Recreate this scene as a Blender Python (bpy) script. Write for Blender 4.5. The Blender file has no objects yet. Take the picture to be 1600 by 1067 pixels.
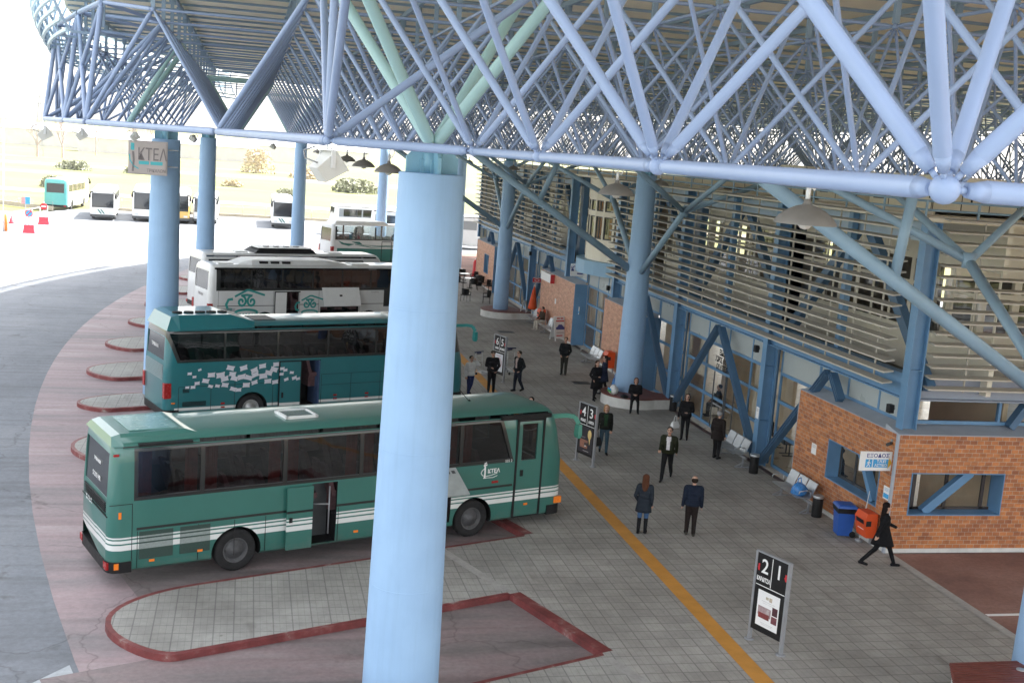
import bpy, bmesh, math, random
import numpy as np
from mathutils import Vector, Matrix, Euler
random.seed(7)
PI = math.pi
R = math.radians
scene = bpy.context.scene
COL = scene.collection

# ------------------------------------------------------------------ mesh helpers
class MB:
    """collects faces of one mesh"""
    def __init__(s):
        s.v = []; s.f = []; s.m = []; s.s = []; s.g = []
        s.M = None
    def add(s, verts, faces, m=0, smooth=False):
        o = len(s.v); s.g.append((o, len(verts), len(s.f), len(faces)))
        if s.M is not None:
            verts = [tuple(s.M @ Vector(p)) for p in verts]
        s.v.extend([tuple(p) for p in verts])
        for fc in faces:
            s.f.append([i + o for i in fc]); s.m.append(m); s.s.append(smooth)
    def box(s, x0, x1, y0, y1, z0, z1, m=0):
        if x1 < x0: x0, x1 = x1, x0
        if y1 < y0: y0, y1 = y1, y0
        if z1 < z0: z0, z1 = z1, z0
        s.add([(x0,y0,z0),(x1,y0,z0),(x1,y1,z0),(x0,y1,z0),(x0,y0,z1),(x1,y0,z1),(x1,y1,z1),(x0,y1,z1)],
              [(0,3,2,1),(4,5,6,7),(0,1,5,4),(1,2,6,5),(2,3,7,6),(3,0,4,7)], m)
    def bar(s, p0, p1, w, h, m=0, up=(0,0,1)):
        p0 = Vector(p0); p1 = Vector(p1); d = (p1-p0).normalized()
        side = d.cross(Vector(up))
        if side.length < 1e-4: side = d.cross(Vector((1,0,0)))
        side.normalize(); u = side.cross(d).normalized()
        a = side*(w/2); b = u*(h/2)
        vs = []
        for p in (p0, p1):
            vs += [p-a-b, p+a-b, p+a+b, p-a+b]
        s.add(vs, [(0,1,2,3),(7,6,5,4),(0,4,5,1),(1,5,6,2),(2,6,7,3),(3,7,4,0)], m)
    def tube(s, p0, p1, r0, r1=None, n=10, m=0, cap=True):
        if r1 is None: r1 = r0
        p0 = Vector(p0); p1 = Vector(p1); d = (p1-p0)
        if d.length < 1e-6: return
        d.normalize()
        a = d.cross(Vector((0,0,1)))
        if a.length < 1e-3: a = d.cross(Vector((1,0,0)))
        a.normalize(); b = d.cross(a)
        vs = []
        for p, r in ((p0, r0), (p1, r1)):
            for i in range(n):
                t = 2*PI*i/n
                vs.append(p + a*(r*math.cos(t)) + b*(r*math.sin(t)))
        s.add(vs, [(i, i+n, (i+1)%n+n, (i+1)%n) for i in range(n)], m, True)
        if cap:
            o = len(s.v) - 2*n
            s.f.append([o+i for i in range(n)]); s.m.append(m); s.s.append(False)
            s.f.append([o+n+i for i in range(n)][::-1]); s.m.append(m); s.s.append(False)
    def path(s, pts, r, n=8, m=0):
        for i in range(len(pts)-1):
            s.tube(pts[i], pts[i+1], r, n=n, m=m)
            if i: s.ball(pts[i], r, 6, m=m)
    def lathe(s, prof, c=(0,0,0), n=24, m=0, smooth=True, close=True):
        vs = []; fs = []
        for (r, z) in prof:
            for i in range(n):
                t = 2*PI*i/n
                vs.append((c[0]+r*math.cos(t), c[1]+r*math.sin(t), c[2]+z))
        for k in range(len(prof)-1):
            for i in range(n):
                j = (i+1) % n
                fs.append((k*n+i, k*n+j, (k+1)*n+j, (k+1)*n+i))
        s.add(vs, fs, m, smooth)
        if close:
            o = len(s.v)-len(vs)
            for k, rev in ((0, True), (len(prof)-1, False)):
                if prof[k][0] > 1e-4:
                    L = [o+k*n+i for i in range(n)]
                    s.f.append(L[::-1] if rev else L); s.m.append(m); s.s.append(False)
    def ball(s, c, r, n=8, m=0):
        if not hasattr(r, '__len__'): r = (r, r, r)
        k = max(4, n//2+1)
        vs = [(c[0], c[1], c[2]-r[2])]
        for a in range(1, k):
            ph = -PI/2 + PI*a/k
            for i in range(n):
                t = 2*PI*i/n
                vs.append((c[0]+r[0]*math.cos(ph)*math.cos(t), c[1]+r[1]*math.cos(ph)*math.sin(t), c[2]+r[2]*math.sin(ph)))
        vs.append((c[0], c[1], c[2]+r[2]))
        fs = [(0, 1+(i+1)%n, 1+i) for i in range(n)]
        for a in range(k-2):
            for i in range(n):
                j = (i+1) % n
                fs.append((1+a*n+i, 1+a*n+j, 1+(a+1)*n+j, 1+(a+1)*n+i))
        t = len(vs)-1
        fs += [(t, 1+(k-2)*n+i, 1+(k-2)*n+(i+1)%n) for i in range(n)]
        s.add(vs, fs, m, True)
    def prism(s, pts, z0, z1, m=0, axis='z', mtop=None):
        """polygon (CCW) extruded: axis z -> (x,y); axis y -> pts are (x,z), extruded in y"""
        n = len(pts)
        if axis == 'z': vs = [(x,y,z0) for x,y in pts] + [(x,y,z1) for x,y in pts]
        elif axis == 'y': vs = [(x,z0,z) for x,z in pts] + [(x,z1,z) for x,z in pts]
        else: vs = [(z0,x,z) for x,z in pts] + [(z1,x,z) for x,z in pts]
        o = len(s.v)
        s.add(vs, [(i, (i+1)%n, (i+1)%n+n, i+n) for i in range(n)], m)
        s.f.append([o+i for i in range(n)][::-1]); s.m.append(m); s.s.append(False)
        s.f.append([o+n+i for i in range(n)]); s.m.append(m if mtop is None else mtop); s.s.append(False)
    def quad(s, a, b, c, d, m=0):
        s.add([a,b,c,d], [(0,1,2,3)], m)
    def loft(s, rings, m=0, smooth=True, cap=True):
        n = len(rings[0]); vs = [p for r in rings for p in r]; fs = []
        for k in range(len(rings)-1):
            for i in range(n):
                j = (i+1) % n
                fs.append((k*n+i, k*n+j, (k+1)*n+j, (k+1)*n+i))
        o = len(s.v)
        s.add(vs, fs, m, smooth)
        if cap:
            s.f.append([o+i for i in range(n)][::-1]); s.m.append(m); s.s.append(False)
            s.f.append([o+(len(rings)-1)*n+i for i in range(n)]); s.m.append(m); s.s.append(False)
    def mesh(s, name, mats):
        me = bpy.data.meshes.new(name)
        me.from_pydata(s.v, [], s.f)
        for mt in (mats if isinstance(mats, (list, tuple)) else [mats]): me.materials.append(mt)
        me.polygons.foreach_set('material_index', s.m)
        me.polygons.foreach_set('use_smooth', s.s)
        me.update()
        return me
    def build_split(s, name, mat, parent):
        # every add() call becomes a part of its own
        for a, (o, nv, f0, nf) in enumerate(s.g):
            q = MB(); q.v = s.v[o:o+nv]; q.f = [[i-o for i in fc] for fc in s.f[f0:f0+nf]]; q.m = s.m[f0:f0+nf]; q.s = s.s[f0:f0+nf]
            q.build(name, mat, parent)
    def build(s, name, mats, parent=None, loc=(0,0,0), rot=(0,0,0)):
        return link(name, s.mesh(name, mats), parent, loc, rot)

def link(name, me, parent=None, loc=(0,0,0), rot=(0,0,0)):
    o = bpy.data.objects.new(name, me); COL.objects.link(o)
    o.location = loc; o.rotation_euler = rot
    if parent: o.parent = parent
    return o

def fixnormals(me):
    bm = bmesh.new(); bm.from_mesh(me)
    bmesh.ops.recalc_face_normals(bm, faces=bm.faces); bm.to_mesh(me); bm.free()

def tag(o, label=None, cat=None, group=None, kind=None):
    if label: o['label'] = label
    if cat: o['category'] = cat
    if group: o['group'] = group
    if kind: o['kind'] = kind
    return o

def thing(name, label, cat, loc=(0,0,0), rz=0, group=None):
    o = bpy.data.objects.new(name, None); COL.objects.link(o)
    o.empty_display_size = .2; o.location = loc; o.rotation_euler = (0,0,rz)
    return tag(o, label, cat, group)

def dup(root, loc, rz, label=None):
    def cp(o, par):
        c = o.copy(); COL.objects.link(c)
        if par: c.parent = par
        for ch in o.children: cp(ch, c)
        return c
    r = cp(root, None); r.location = loc; r.rotation_euler = (0,0,rz)
    if label: r['label'] = label
    return r

_fc = {}
def text_mesh(s, size, mat, depth=.004, align='CENTER', bold=0.0, sx=1.0):
    """lettering standing in the XZ plane, readable from -Y"""
    cu = bpy.data.curves.new('lettering', 'FONT'); cu.body = s; cu.size = size
    cu.align_x = align; cu.extrude = depth; cu.offset = bold; cu.resolution_u = 3
    ob = bpy.data.objects.new('lettering', cu); COL.objects.link(ob)
    bpy.context.view_layer.update()
    dg = bpy.context.evaluated_depsgraph_get()
    me = bpy.data.meshes.new_from_object(ob.evaluated_get(dg))
    bpy.data.objects.remove(ob); bpy.data.curves.remove(cu)
    me.transform(Matrix.Rotation(PI/2, 4, 'X') @ Matrix.Scale(sx, 4, (1,0,0)))
    me.materials.clear(); me.materials.append(mat); me.name = 'lettering'
    return me

# ------------------------------------------------------------------ materials
def mat_new(name):
    m = bpy.data.materials.new(name); m.use_nodes = True
    nt = m.node_tree; b = nt.nodes['Principled BSDF']
    return m, nt, b
def N(nt, t, **kw):
    n = nt.nodes.new(t)
    for k, v in kw.items():
        if k in n.inputs: n.inputs[k].default_value = v
        else: setattr(n, k, v)
    return n
def ramp(nt, fac, stops):
    r = nt.nodes.new('ShaderNodeValToRGB')
    el = r.color_ramp.elements
    while len(el) < len(stops): el.new(.5)
    for e, (p, c) in zip(el, stops):
        e.position = p; e.color = (*c, 1) if len(c) == 3 else c
    nt.links.new(fac, r.inputs[0]); return r.outputs[0]
def mix(nt, fac, a, b, mode='MIX'):
    n = nt.nodes.new('ShaderNodeMix'); n.data_type = 'RGBA'; n.blend_type = mode
    for sock, val in ((n.inputs[0], fac), (n.inputs[6], a), (n.inputs[7], b)):
        if isinstance(val, bpy.types.NodeSocket): nt.links.new(val, sock)
        else: sock.default_value = val if not isinstance(val, tuple) or len(val) == 4 else (*val, 1)
    return n.outputs[2]
def math_(nt, op, a, b=None, c=None):
    n = nt.nodes.new('ShaderNodeMath'); n.operation = op
    for i, v in enumerate((a, b, c)):
        if v is None: continue
        if isinstance(v, bpy.types.NodeSocket): nt.links.new(v, n.inputs[i])
        else: n.inputs[i].default_value = v
    return n.outputs[0]
def pos(nt, obj=False):
    if obj: return nt.nodes.new('ShaderNodeTexCoord').outputs['Object']
    return nt.nodes.new('ShaderNodeNewGeometry').outputs['Position']
def noise(nt, vec, scale, detail=4, rough=.6, out='Fac'):
    n = N(nt, 'ShaderNodeTexNoise'); n.inputs['Scale'].default_value = scale
    n.inputs['Detail'].default_value = detail; n.inputs['Roughness'].default_value = rough
    nt.links.new(vec, n.inputs['Vector']); return n.outputs[out]
def mapping(nt, vec, scale=(1,1,1), rot=(0,0,0), loc=(0,0,0)):
    n = nt.nodes.new('ShaderNodeMapping'); n.inputs['Scale'].default_value = scale
    n.inputs['Rotation'].default_value = rot; n.inputs['Location'].default_value = loc
    nt.links.new(vec, n.inputs['Vector']); return n.outputs[0]
def bump(nt, b, h, strength=.3, dist=.02):
    n = N(nt, 'ShaderNodeBump'); n.inputs['Strength'].default_value = strength; n.inputs['Distance'].default_value = dist
    nt.links.new(h, n.inputs['Height']); nt.links.new(n.outputs[0], b.inputs['Normal'])

_mc = {}
def paint(name, col, rough=.5, var=.12, scale=1.5, metal=0.0, obj=False, coat=0.0, spec=.5):
    """solid colour with faint dirt"""
    if name in _mc: return _mc[name]
    m, nt, b = mat_new(name)
    v = pos(nt, obj)
    f = noise(nt, v, scale, 5, .65)
    lo = tuple(c*(1-var) for c in col); hi = tuple(min(1, c*(1+var)) for c in col)
    c = ramp(nt, f, [(.3, lo), (.7, hi)])
    nt.links.new(c, b.inputs['Base Color'])
    rr = math_(nt, 'MULTIPLY_ADD', noise(nt, v, scale*2.3, 3), .25, rough-.12)
    nt.links.new(rr, b.inputs['Roughness'])
    b.inputs['Metallic'].default_value = metal
    b.inputs['Coat Weight'].default_value = coat
    b.inputs['Coat Roughness'].default_value = .08
    b.inputs['Specular IOR Level'].default_value = spec
    _mc[name] = m; return m

def glassmat(name, tint=(.35,.4,.42), keep=.45, rough=.02, ior=1.75):
    """window glass: reflects like glass, lets part of the light through"""
    if name in _mc: return _mc[name]
    m, nt, b = mat_new(name)
    nt.nodes.remove(b)
    out = nt.nodes['Material Output']
    tr = N(nt, 'ShaderNodeBsdfTransparent'); tr.inputs[0].default_value = (*[t*keep for t in tint], 1)
    gl = N(nt, 'ShaderNodeBsdfGlossy'); gl.inputs['Roughness'].default_value = rough
    gl.inputs['Color'].default_value = (.9,.92,.95,1)
    wv = noise(nt, pos(nt), .9, 2)
    bm = N(nt, 'ShaderNodeBump'); bm.inputs['Strength'].default_value = .12; bm.inputs['Distance'].default_value = .05
    nt.links.new(wv, bm.inputs['Height']); nt.links.new(bm.outputs[0], gl.inputs['Normal'])
    lw = N(nt, 'ShaderNodeLayerWeight')
    r0 = ((ior-1)/(ior+1))**2*2
    fr = nt.nodes.new('ShaderNodeMath'); fr.operation = 'MULTIPLY_ADD'
    nt.links.new(math_(nt, 'POWER', lw.outputs['Facing'], 4.5), fr.inputs[0]); fr.inputs[1].default_value = 1-r0; fr.inputs[2].default_value = r0
    mx = N(nt, 'ShaderNodeMixShader')
    nt.links.new(fr.outputs[0], mx.inputs[0]); nt.links.new(tr.outputs[0], mx.inputs[1]); nt.links.new(gl.outputs[0], mx.inputs[2])
    nt.links.new(mx.outputs[0], out.inputs[0])
    _mc[name] = m; return m

def m_paving(name, c0, c1, joint):
    m, nt, b = mat_new(name)
    v = pos(nt)
    br = N(nt, 'ShaderNodeTexBrick'); br.offset = .0
    br.inputs['Scale'].default_value = 1; br.inputs['Brick Width'].default_value = .4; br.inputs['Row Height'].default_value = .4
    br.inputs['Mortar Size'].default_value = .018; br.inputs['Mortar Smooth'].default_value = .4
    br.inputs['Color1'].default_value = (*c0,1); br.inputs['Color2'].default_value = (*c1,1); br.inputs['Mortar'].default_value = (*joint,1)
    vv = mapping(nt, v, rot=(0,0,PI/2)); nt.links.new(vv, br.inputs['Vector'])
    b2 = N(nt, 'ShaderNodeTexBrick'); b2.offset = 0
    b2.inputs['Scale'].default_value = 1; b2.inputs['Brick Width'].default_value = .4; b2.inputs['Row Height'].default_value = .1333
    b2.inputs['Mortar Size'].default_value = .008; b2.inputs['Mortar Smooth'].default_value = .5
    b2.inputs['Color1'].default_value = (1,1,1,1); b2.inputs['Color2'].default_value = (.95,.95,.95,1); b2.inputs['Mortar'].default_value = (.80,.80,.80,1)
    nt.links.new(vv, b2.inputs['Vector'])
    c = mix(nt, 1.0, br.outputs[0], b2.outputs[0], 'MULTIPLY')
    big = noise(nt, v, .35, 5, .6)
    c = mix(nt, 1.0, c, ramp(nt, big, [(.32,(.70,.69,.68)),(.62,(1.08,1.08,1.08))]), 'MULTIPLY')
    sp = noise(nt, v, 5, 4, .7)
    c = mix(nt, .6, c, ramp(nt, sp, [(.3,(.78,.78,.78)),(.6,(1.05,1.05,1.05))]), 'MULTIPLY')
    st = noise(nt, mapping(nt, v, (1.1,.25,1), loc=(31,7,0)), 1.3, 3, .6)
    c = mix(nt, 1.0, c, ramp(nt, st, [(.64,(1,1,1)),(.74,(.72,.71,.7))]), 'MULTIPLY')
    vo = N(nt, 'ShaderNodeTexVoronoi'); vo.inputs['Scale'].default_value = 1.7; nt.links.new(v, vo.inputs['Vector'])
    c = mix(nt, 1.0, c, ramp(nt, vo.outputs['Distance'], [(.045,(.62,.61,.6)),(.06,(1,1,1))]), 'MULTIPLY')
    nt.links.new(c, b.inputs['Base Color']); b.inputs['Roughness'].default_value = .72
    bump(nt, b, br.outputs['Fac'], -.25, .006)
    return m

def noise_warp(nt, v):
    n = noise(nt, v, .8, 3, .6, 'Color')
    m = nt.nodes.new('ShaderNodeVectorMath'); m.operation = 'MULTIPLY_ADD'
    nt.links.new(n, m.inputs[0]); m.inputs[1].default_value = (1.2,1.2,1.2); nt.links.new(v, m.inputs[2]); return m.outputs[0]
def m_ground(name, stops, scale, stretch=(1,1,1), fine=.5, rough=.85, rot=0, stain=False):
    m, nt, b = mat_new(name)
    v = pos(nt)
    f = noise(nt, mapping(nt, v, stretch, (0,0,rot)), scale, 6, .62)
    c = ramp(nt, f, stops)
    g = noise(nt, v, 9, 4, .7)
    c = mix(nt, fine, c, ramp(nt, g, [(.3,(.75,.75,.75)),(.7,(1.2,1.2,1.2))]), 'MULTIPLY')
    if stain:
        st = noise(nt, v, .9, 5, .55)
        c = mix(nt, 1.0, c, ramp(nt, st, [(.66,(1,1,1)),(.73,(.62,.60,.58))]), 'MULTIPLY')
        tr = noise(nt, mapping(nt, v, (.16,3.2,1), (0,0,rot)), .9, 3, .5)
        c = mix(nt, .5, c, ramp(nt, tr, [(.34,(.70,.69,.68)),(.50,(1.03,1.03,1.03))]), 'MULTIPLY')
        cr_ = N(nt, 'ShaderNodeTexVoronoi'); cr_.feature = 'DISTANCE_TO_EDGE'; cr_.inputs['Scale'].default_value = .16
        nt.links.new(noise_warp(nt, v), cr_.inputs['Vector'])
        c = mix(nt, 1.0, c, ramp(nt, cr_.outputs['Distance'], [(.0,(.70,.68,.68)),(.005,(1,1,1))]), 'MULTIPLY')
    nt.links.new(c, b.inputs['Base Color']); b.inputs['Roughness'].default_value = rough
    bump(nt, b, noise(nt, v, 40, 3), .25, .01)
    return m

def m_brick(name, c0, c1, mortar, bw=.22, bh=.118):
    m, nt, b = mat_new(name)
    v = pos(nt)
    sx = N(nt, 'ShaderNodeSeparateXYZ'); nt.links.new(v, sx.inputs[0])
    u = math_(nt, 'ADD', sx.outputs[0], sx.outputs[1])
    cx = N(nt, 'ShaderNodeCombineXYZ'); nt.links.new(u, cx.inputs[0]); nt.links.new(sx.outputs[2], cx.inputs[1])
    br = N(nt, 'ShaderNodeTexBrick'); br.offset = .5
    for k, q in (('Scale',1),('Brick Width',bw),('Row Height',bh),('Mortar Size',.006),('Mortar Smooth',.2),('Bias',-.1)): br.inputs[k].default_value = q
    br.inputs['Color1'].default_value = (*c0,1); br.inputs['Color2'].default_value = (*c1,1); br.inputs['Mortar'].default_value = (*mortar,1)
    nt.links.new(cx.outputs[0], br.inputs['Vector'])
    f = noise(nt, mapping(nt, cx.outputs[0], (1.6,4,1)), 1.6, 3, .6)
    c = mix(nt, 1.0, br.outputs[0], ramp(nt, f, [(.3,(.72,.66,.62)),(.65,(1.15,1.12,1.05))]), 'MULTIPLY')
    nt.links.new(c, b.inputs['Base Color']); b.inputs['Roughness'].default_value = .5
    bump(nt, b, br.outputs['Fac'], -.4, .006)
    return m

LIGHTBLUE = (.30,.40,.66)
M = {}
M['tube'] = paint('truss paint', (.25,.33,.51), .38, .06, .8)
M['tube_green'] = paint('column strut paint', (.36,.56,.58), .4, .06, .8)
def m_column():
    m, nt, b = mat_new('column paint')
    v = pos(nt)
    c = ramp(nt, noise(nt, v, .9, 5, .65), [(.3,(.275,.435,.655)),(.7,(.315,.49,.72))])
    dr = noise(nt, mapping(nt, v, (5,5,.28)), 1.6, 4, .65)
    c = mix(nt, .2, c, ramp(nt, dr, [(.36,(.80,.80,.79)),(.52,(1.02,1.02,1.02))]), 'MULTIPLY')
    sm = noise(nt, mapping(nt, v, (1,1,1), loc=(3.3,8.1,2)), .75, 4, .6)
    c = mix(nt, .75, c, ramp(nt, sm, [(.66,(1,1,1)),(.78,(.60,.64,.70))]), 'MULTIPLY')
    sc_ = noise(nt, mapping(nt, v, (9,9,2.2)), 4, 3, .7)
    c = mix(nt, ramp(nt, sc_, [(.74,(0,0,0)),(.77,(.35,.35,.35))]), c, (.50,.58,.66))
    nt.links.new(c, b.inputs['Base Color']); b.inputs['Roughness'].default_value = .6
    bump(nt, b, noise(nt, v, 14, 3), .12, .01)
    return m
M['column'] = m_column()
M['steel'] = paint('facade steel paint', (.12,.255,.43), .4, .10, 1.2)
M['steel_d'] = paint('frame steel paint', (.07,.15,.26), .4, .10, 1.2)
M['strut'] = paint('strut paint', (.24,.36,.47), .45, .10, 1.0)
M['deck'] = paint('roof deck sheet', (.86,.77,.60), .6, .08, .5)
M['purlin'] = paint('purlin steel', (.24,.33,.44), .5, .10, .8)
M['rimslat'] = paint('rim slat', (.40,.54,.62), .45, .08, .8)
M['louvre'] = paint('louvre blade', (.50,.47,.41), .5, .08, 1.0)
M['cream'] = paint('cream render', (.76,.71,.60), .7, .06, .6)
M['greypanel'] = paint('grey glazing panel', (.40,.44,.44), .3, .06, .5)
M['trim'] = paint('grey trim', (.36,.40,.46), .5, .08, 2)
M['stonebase'] = paint('white stone base', (.62,.62,.60), .6, .12, 3)
M['wood'] = paint('dark red wood slats', (.16,.045,.035), .45, .2, 4)
M['white'] = paint('white enamel', (.72,.73,.73), .4, .05, 2)
M['offwhite'] = paint('off white plastic', (.60,.60,.57), .4, .05, 2)
M['black'] = paint('black plastic', (.012,.012,.013), .5, .2, 3, spec=.25)
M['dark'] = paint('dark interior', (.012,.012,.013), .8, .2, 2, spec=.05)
M['charcoal'] = paint('charcoal metal', (.05,.055,.06), .45, .15, 3)
M['chrome'] = paint('bright steel', (.50,.52,.54), .48, .05, 5, metal=.9)
M['greymetal'] = paint('grey metal post', (.30,.31,.33), .4, .1, 4, metal=.3)
M['lamp'] = paint('lamp dome', (.20,.19,.18), .5, .1, 4)
M['orange'] = paint('orange red bin', (.66,.085,.018), .5, .08, 3, spec=.25)
M['red'] = paint('red plastic', (.60,.03,.04), .4, .1, 3)
M['bluebin'] = paint('blue bin plastic', (.02,.10,.42), .35, .08, 3)
M['bluebag'] = paint('blue bag plastic', (.05,.22,.55), .25, .25, 14)
M['tyre'] = paint('tyre rubber', (.022,.022,.023), .8, .25, 6, spec=.15)
M['rim_d'] = paint('dark wheel steel', (.07,.07,.075), .5, .3, 8)
M['amber'] = paint('amber lens', (.85,.22,.02), .3, .05, 5)
M['redlens'] = paint('red lens', (.32,.015,.015), .25, .05, 5)
M['yellowtile'] = paint('yellow tactile tile', (.56,.26,.045), .65, .14, 1.6)
M['kerb'] = None
M['ink_w'] = paint('white print', (.80,.80,.80), .5, .02, 2)
M['ink_b'] = paint('blue print', (.05,.06,.25), .5, .02, 2)
M['ink_grey'] = paint('grey print', (.26,.23,.24), .5, .02, 2)
M['ink_cyan'] = paint('cyan print', (.10,.55,.62), .5, .02, 2)
M['ink_sky'] = paint('sky blue print', (.05,.35,.68), .5, .2, 6)
M['ink_gold'] = paint('gold print', (.65,.42,.05), .5, .05, 6)
M['ink_red'] = paint('red print', (.5,.02,.03), .5, .05, 6)
M['glass'] = glassmat('terminal glass', (.95,.95,.92), .9, .02, 1.35)
M['busglass'] = glassmat('bus tinted glass', (.8,.82,.85), .26, .02, 1.5)
M['busglass_l'] = glassmat('bus light glass', (.9,.98,.98), .8)
M['darkglass'] = paint('dark reflective glass', (.016,.018,.022), .12, .3, 2, spec=.9)
M['paving'] = m_paving('grey paving slabs', (.385,.372,.347), (.33,.318,.297), (.25,.24,.225))
M['paving2'] = m_paving('island paving', (.37,.365,.34), (.335,.33,.31), (.25,.245,.235))
M['brick'] = m_brick('orange brick', (.52,.205,.07), (.28,.095,.045), (.42,.38,.33))
M['brick2'] = m_brick('pale red brick', (.56,.30,.20), (.48,.22,.15), (.52,.45,.38), .25, .085)
M['asphalt'] = m_ground('asphalt', [(.3,(.145,.157,.178)),(.5,(.19,.205,.23)),(.72,(.235,.248,.27))], .22, (1,.6,1), .6, .85, R(-75), True)
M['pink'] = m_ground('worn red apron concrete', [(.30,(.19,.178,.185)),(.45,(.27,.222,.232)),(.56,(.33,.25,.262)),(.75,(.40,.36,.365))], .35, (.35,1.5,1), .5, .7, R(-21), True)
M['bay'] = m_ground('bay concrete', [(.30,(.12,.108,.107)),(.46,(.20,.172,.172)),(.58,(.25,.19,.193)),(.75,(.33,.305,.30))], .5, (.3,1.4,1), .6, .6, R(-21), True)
M['redtarmac'] = m_ground('brown red tarmac', [(.3,(.17,.085,.07)),(.5,(.24,.125,.10)),(.7,(.31,.18,.15))], .5, (1,1,1), .7)
M['concrete'] = m_ground('pale concrete', [(.3,(.32,.35,.38)),(.7,(.45,.48,.50))], .6)
M['kerbred'] = m_ground('red painted kerb', [(.30,(.11,.024,.024)),(.52,(.18,.036,.036)),(.62,(.22,.08,.075)),(.70,(.32,.26,.24))], 2.2, (1,1,1), .5, .55)
M['kerbpale'] = m_ground('pale kerb stone', [(.3,(.30,.29,.28)),(.7,(.42,.41,.39))], 1.5)
M['field'] = m_ground('dry grass field', [(.32,(.15,.13,.065)),(.45,(.17,.165,.055)),(.55,(.125,.15,.045)),(.66,(.21,.17,.10))], .028, (.35,1,1), .5, .95)
M['earth'] = m_ground('bare earth track', [(.3,(.26,.22,.16)),(.7,(.34,.29,.23))], .2)
M['leaf'] = paint('shrub leaf', (.26,.27,.19), .7, .4, 2)
M['drybrush'] = paint('dry brush', (.52,.44,.31), .85, .3, 2)
M['bark'] = paint('bare bark', (.38,.31,.28), .9, .25, 2)
M['floor_in'] = paint('indoor floor', (.66,.56,.44), .3, .08, 1)
M['wall_in'] = paint('indoor beige wall', (.80,.66,.48), .7, .12, .7)
M['blind'] = paint('beige blind', (.66,.58,.47), .8, .1, 1.2)
M['skin'] = paint('skin', (.50,.30,.22), .55, .06, 12)
M['curtain'] = paint('dark red curtain', (.30,.03,.025), .9, .35, 5)
M['seat'] = paint('bus seat cloth', (.10,.05,.055), .9, .3, 9)
M['seat_t'] = paint('teal seat cloth', (.06,.16,.16), .9, .3, 9)
# ------------------------------------------------------------------ frame: X into the building, Y along its front
BD = Vector((.933, .3595, 0)); PD = Vector((-.3595, .933, 0))    # along a parked coach / across the bays
BROT = math.atan2(.3595, .933)
def bp(b, p, z=0.0):
    v = BD*b + PD*p
    return (v.x, v.y, z)
ZB = -.14      # level of the bays, apron and yard

def sheet(name, pts, z, mat, kind='structure'):
    mb = MB(); mb.add([(x, y, z) for x, y in pts], [list(range(len(pts)))])
    return tag(mb.build(name, mat), kind=kind)

# ------------------------------------------------------------------ ground
sheet('ground', [(-900,-300),(900,-300),(900,1500),(-900,1500)], -.30, M['field'])
sheet('yard_asphalt', [(-19,-40),(60,-40),(60,130.5),(44,149),(-17.3,144),(-20.5,142),(-24,122),(-34,118),(-44,100),(-44,-40)], -.16, M['asphalt'])
# the apron: ring sector outside the bays
def arc(cx, cy, r, y0, y1, n=40):
    out = []
    for i in range(n+1):
        y = y0+(y1-y0)*i/n
        out.append((cx - math.sqrt(r*r-(y-cy)**2), y))
    return out
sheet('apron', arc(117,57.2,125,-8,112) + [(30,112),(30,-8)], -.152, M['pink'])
sheet('concrete_patch', [(-9,14),(-3.0,21.8),(-2.55,20.4),(-1,14)], -.147, M['concrete'])
sheet('access_road', [(-300,150),(-34,119),(-24,124),(-21,134),(-300,182)], -.22, M['earth'])
sheet('field_track', [(-60,176),(300,150),(300,156),(-60,184)], -.26, M['earth'])
sheet('far_track', [(-400,262),(400,300),(400,312),(-400,274)], -.27, M['earth'])

bays = [(17.3,20.75),(24.1,28.1),(31.5,34.2),(38.0,41.1),(43.4,46.2),(49.4,52.2),(55.4,58.2),(61.4,64.2),(67.4,70.2),(73.4,76.2),(79.4,82.2),(85.4,88.2)]
bend = [(6.8 + .3595*(a+b)/2)/.933 for a, b in bays]
bend[0] = 14.62; bend[1] = 17.3
tips = {22.4:6.0, 29.8:7.4, 35.8:8.5, 41.8:10.1, 47.8:11.8, 53.8:14.1, 59.8:16.8, 65.8:19.4, 71.8:22.2, 77.8:25.2, 83.8:28.5}
# bay floors
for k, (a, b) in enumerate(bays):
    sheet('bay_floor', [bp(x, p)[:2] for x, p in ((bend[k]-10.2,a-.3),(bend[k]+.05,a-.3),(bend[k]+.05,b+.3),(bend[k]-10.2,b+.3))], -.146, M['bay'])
# platform: saw-tooth edge against the bays
edge = [bp(13.2, -8)[:2], bp(bend[0], bays[0][0])[:2]]
for k, (a, b) in enumerate(bays):
    edge += [bp(bend[k], a)[:2], bp(bend[k], b)[:2]]
plat = edge[1:] + [(14, 104), (17.3, 104), (17.3, -12), (9, -12)]
pl = MB(); pl.prism(plat[::-1], -.30, 0.0)
fixnormals_me = pl.mesh('platform', M['paving']); fixnormals(fixnormals_me)
tag(link('platform', fixnormals_me), kind='structure')
# red kerb along each bay end
for k, (a, b) in enumerate(bays):
    kb = MB(); q = [bp(x, p)[:2] for x, p in ((bend[k]-.02,a+.004),(bend[k]+.27,a+.004),(bend[k]+.27,b-.004),(bend[k]-.02,b-.004))]
    kb.prism(q, -.29, .005)
    tag(kb.build('kerb', M['kerbred']), kind='structure')
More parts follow.
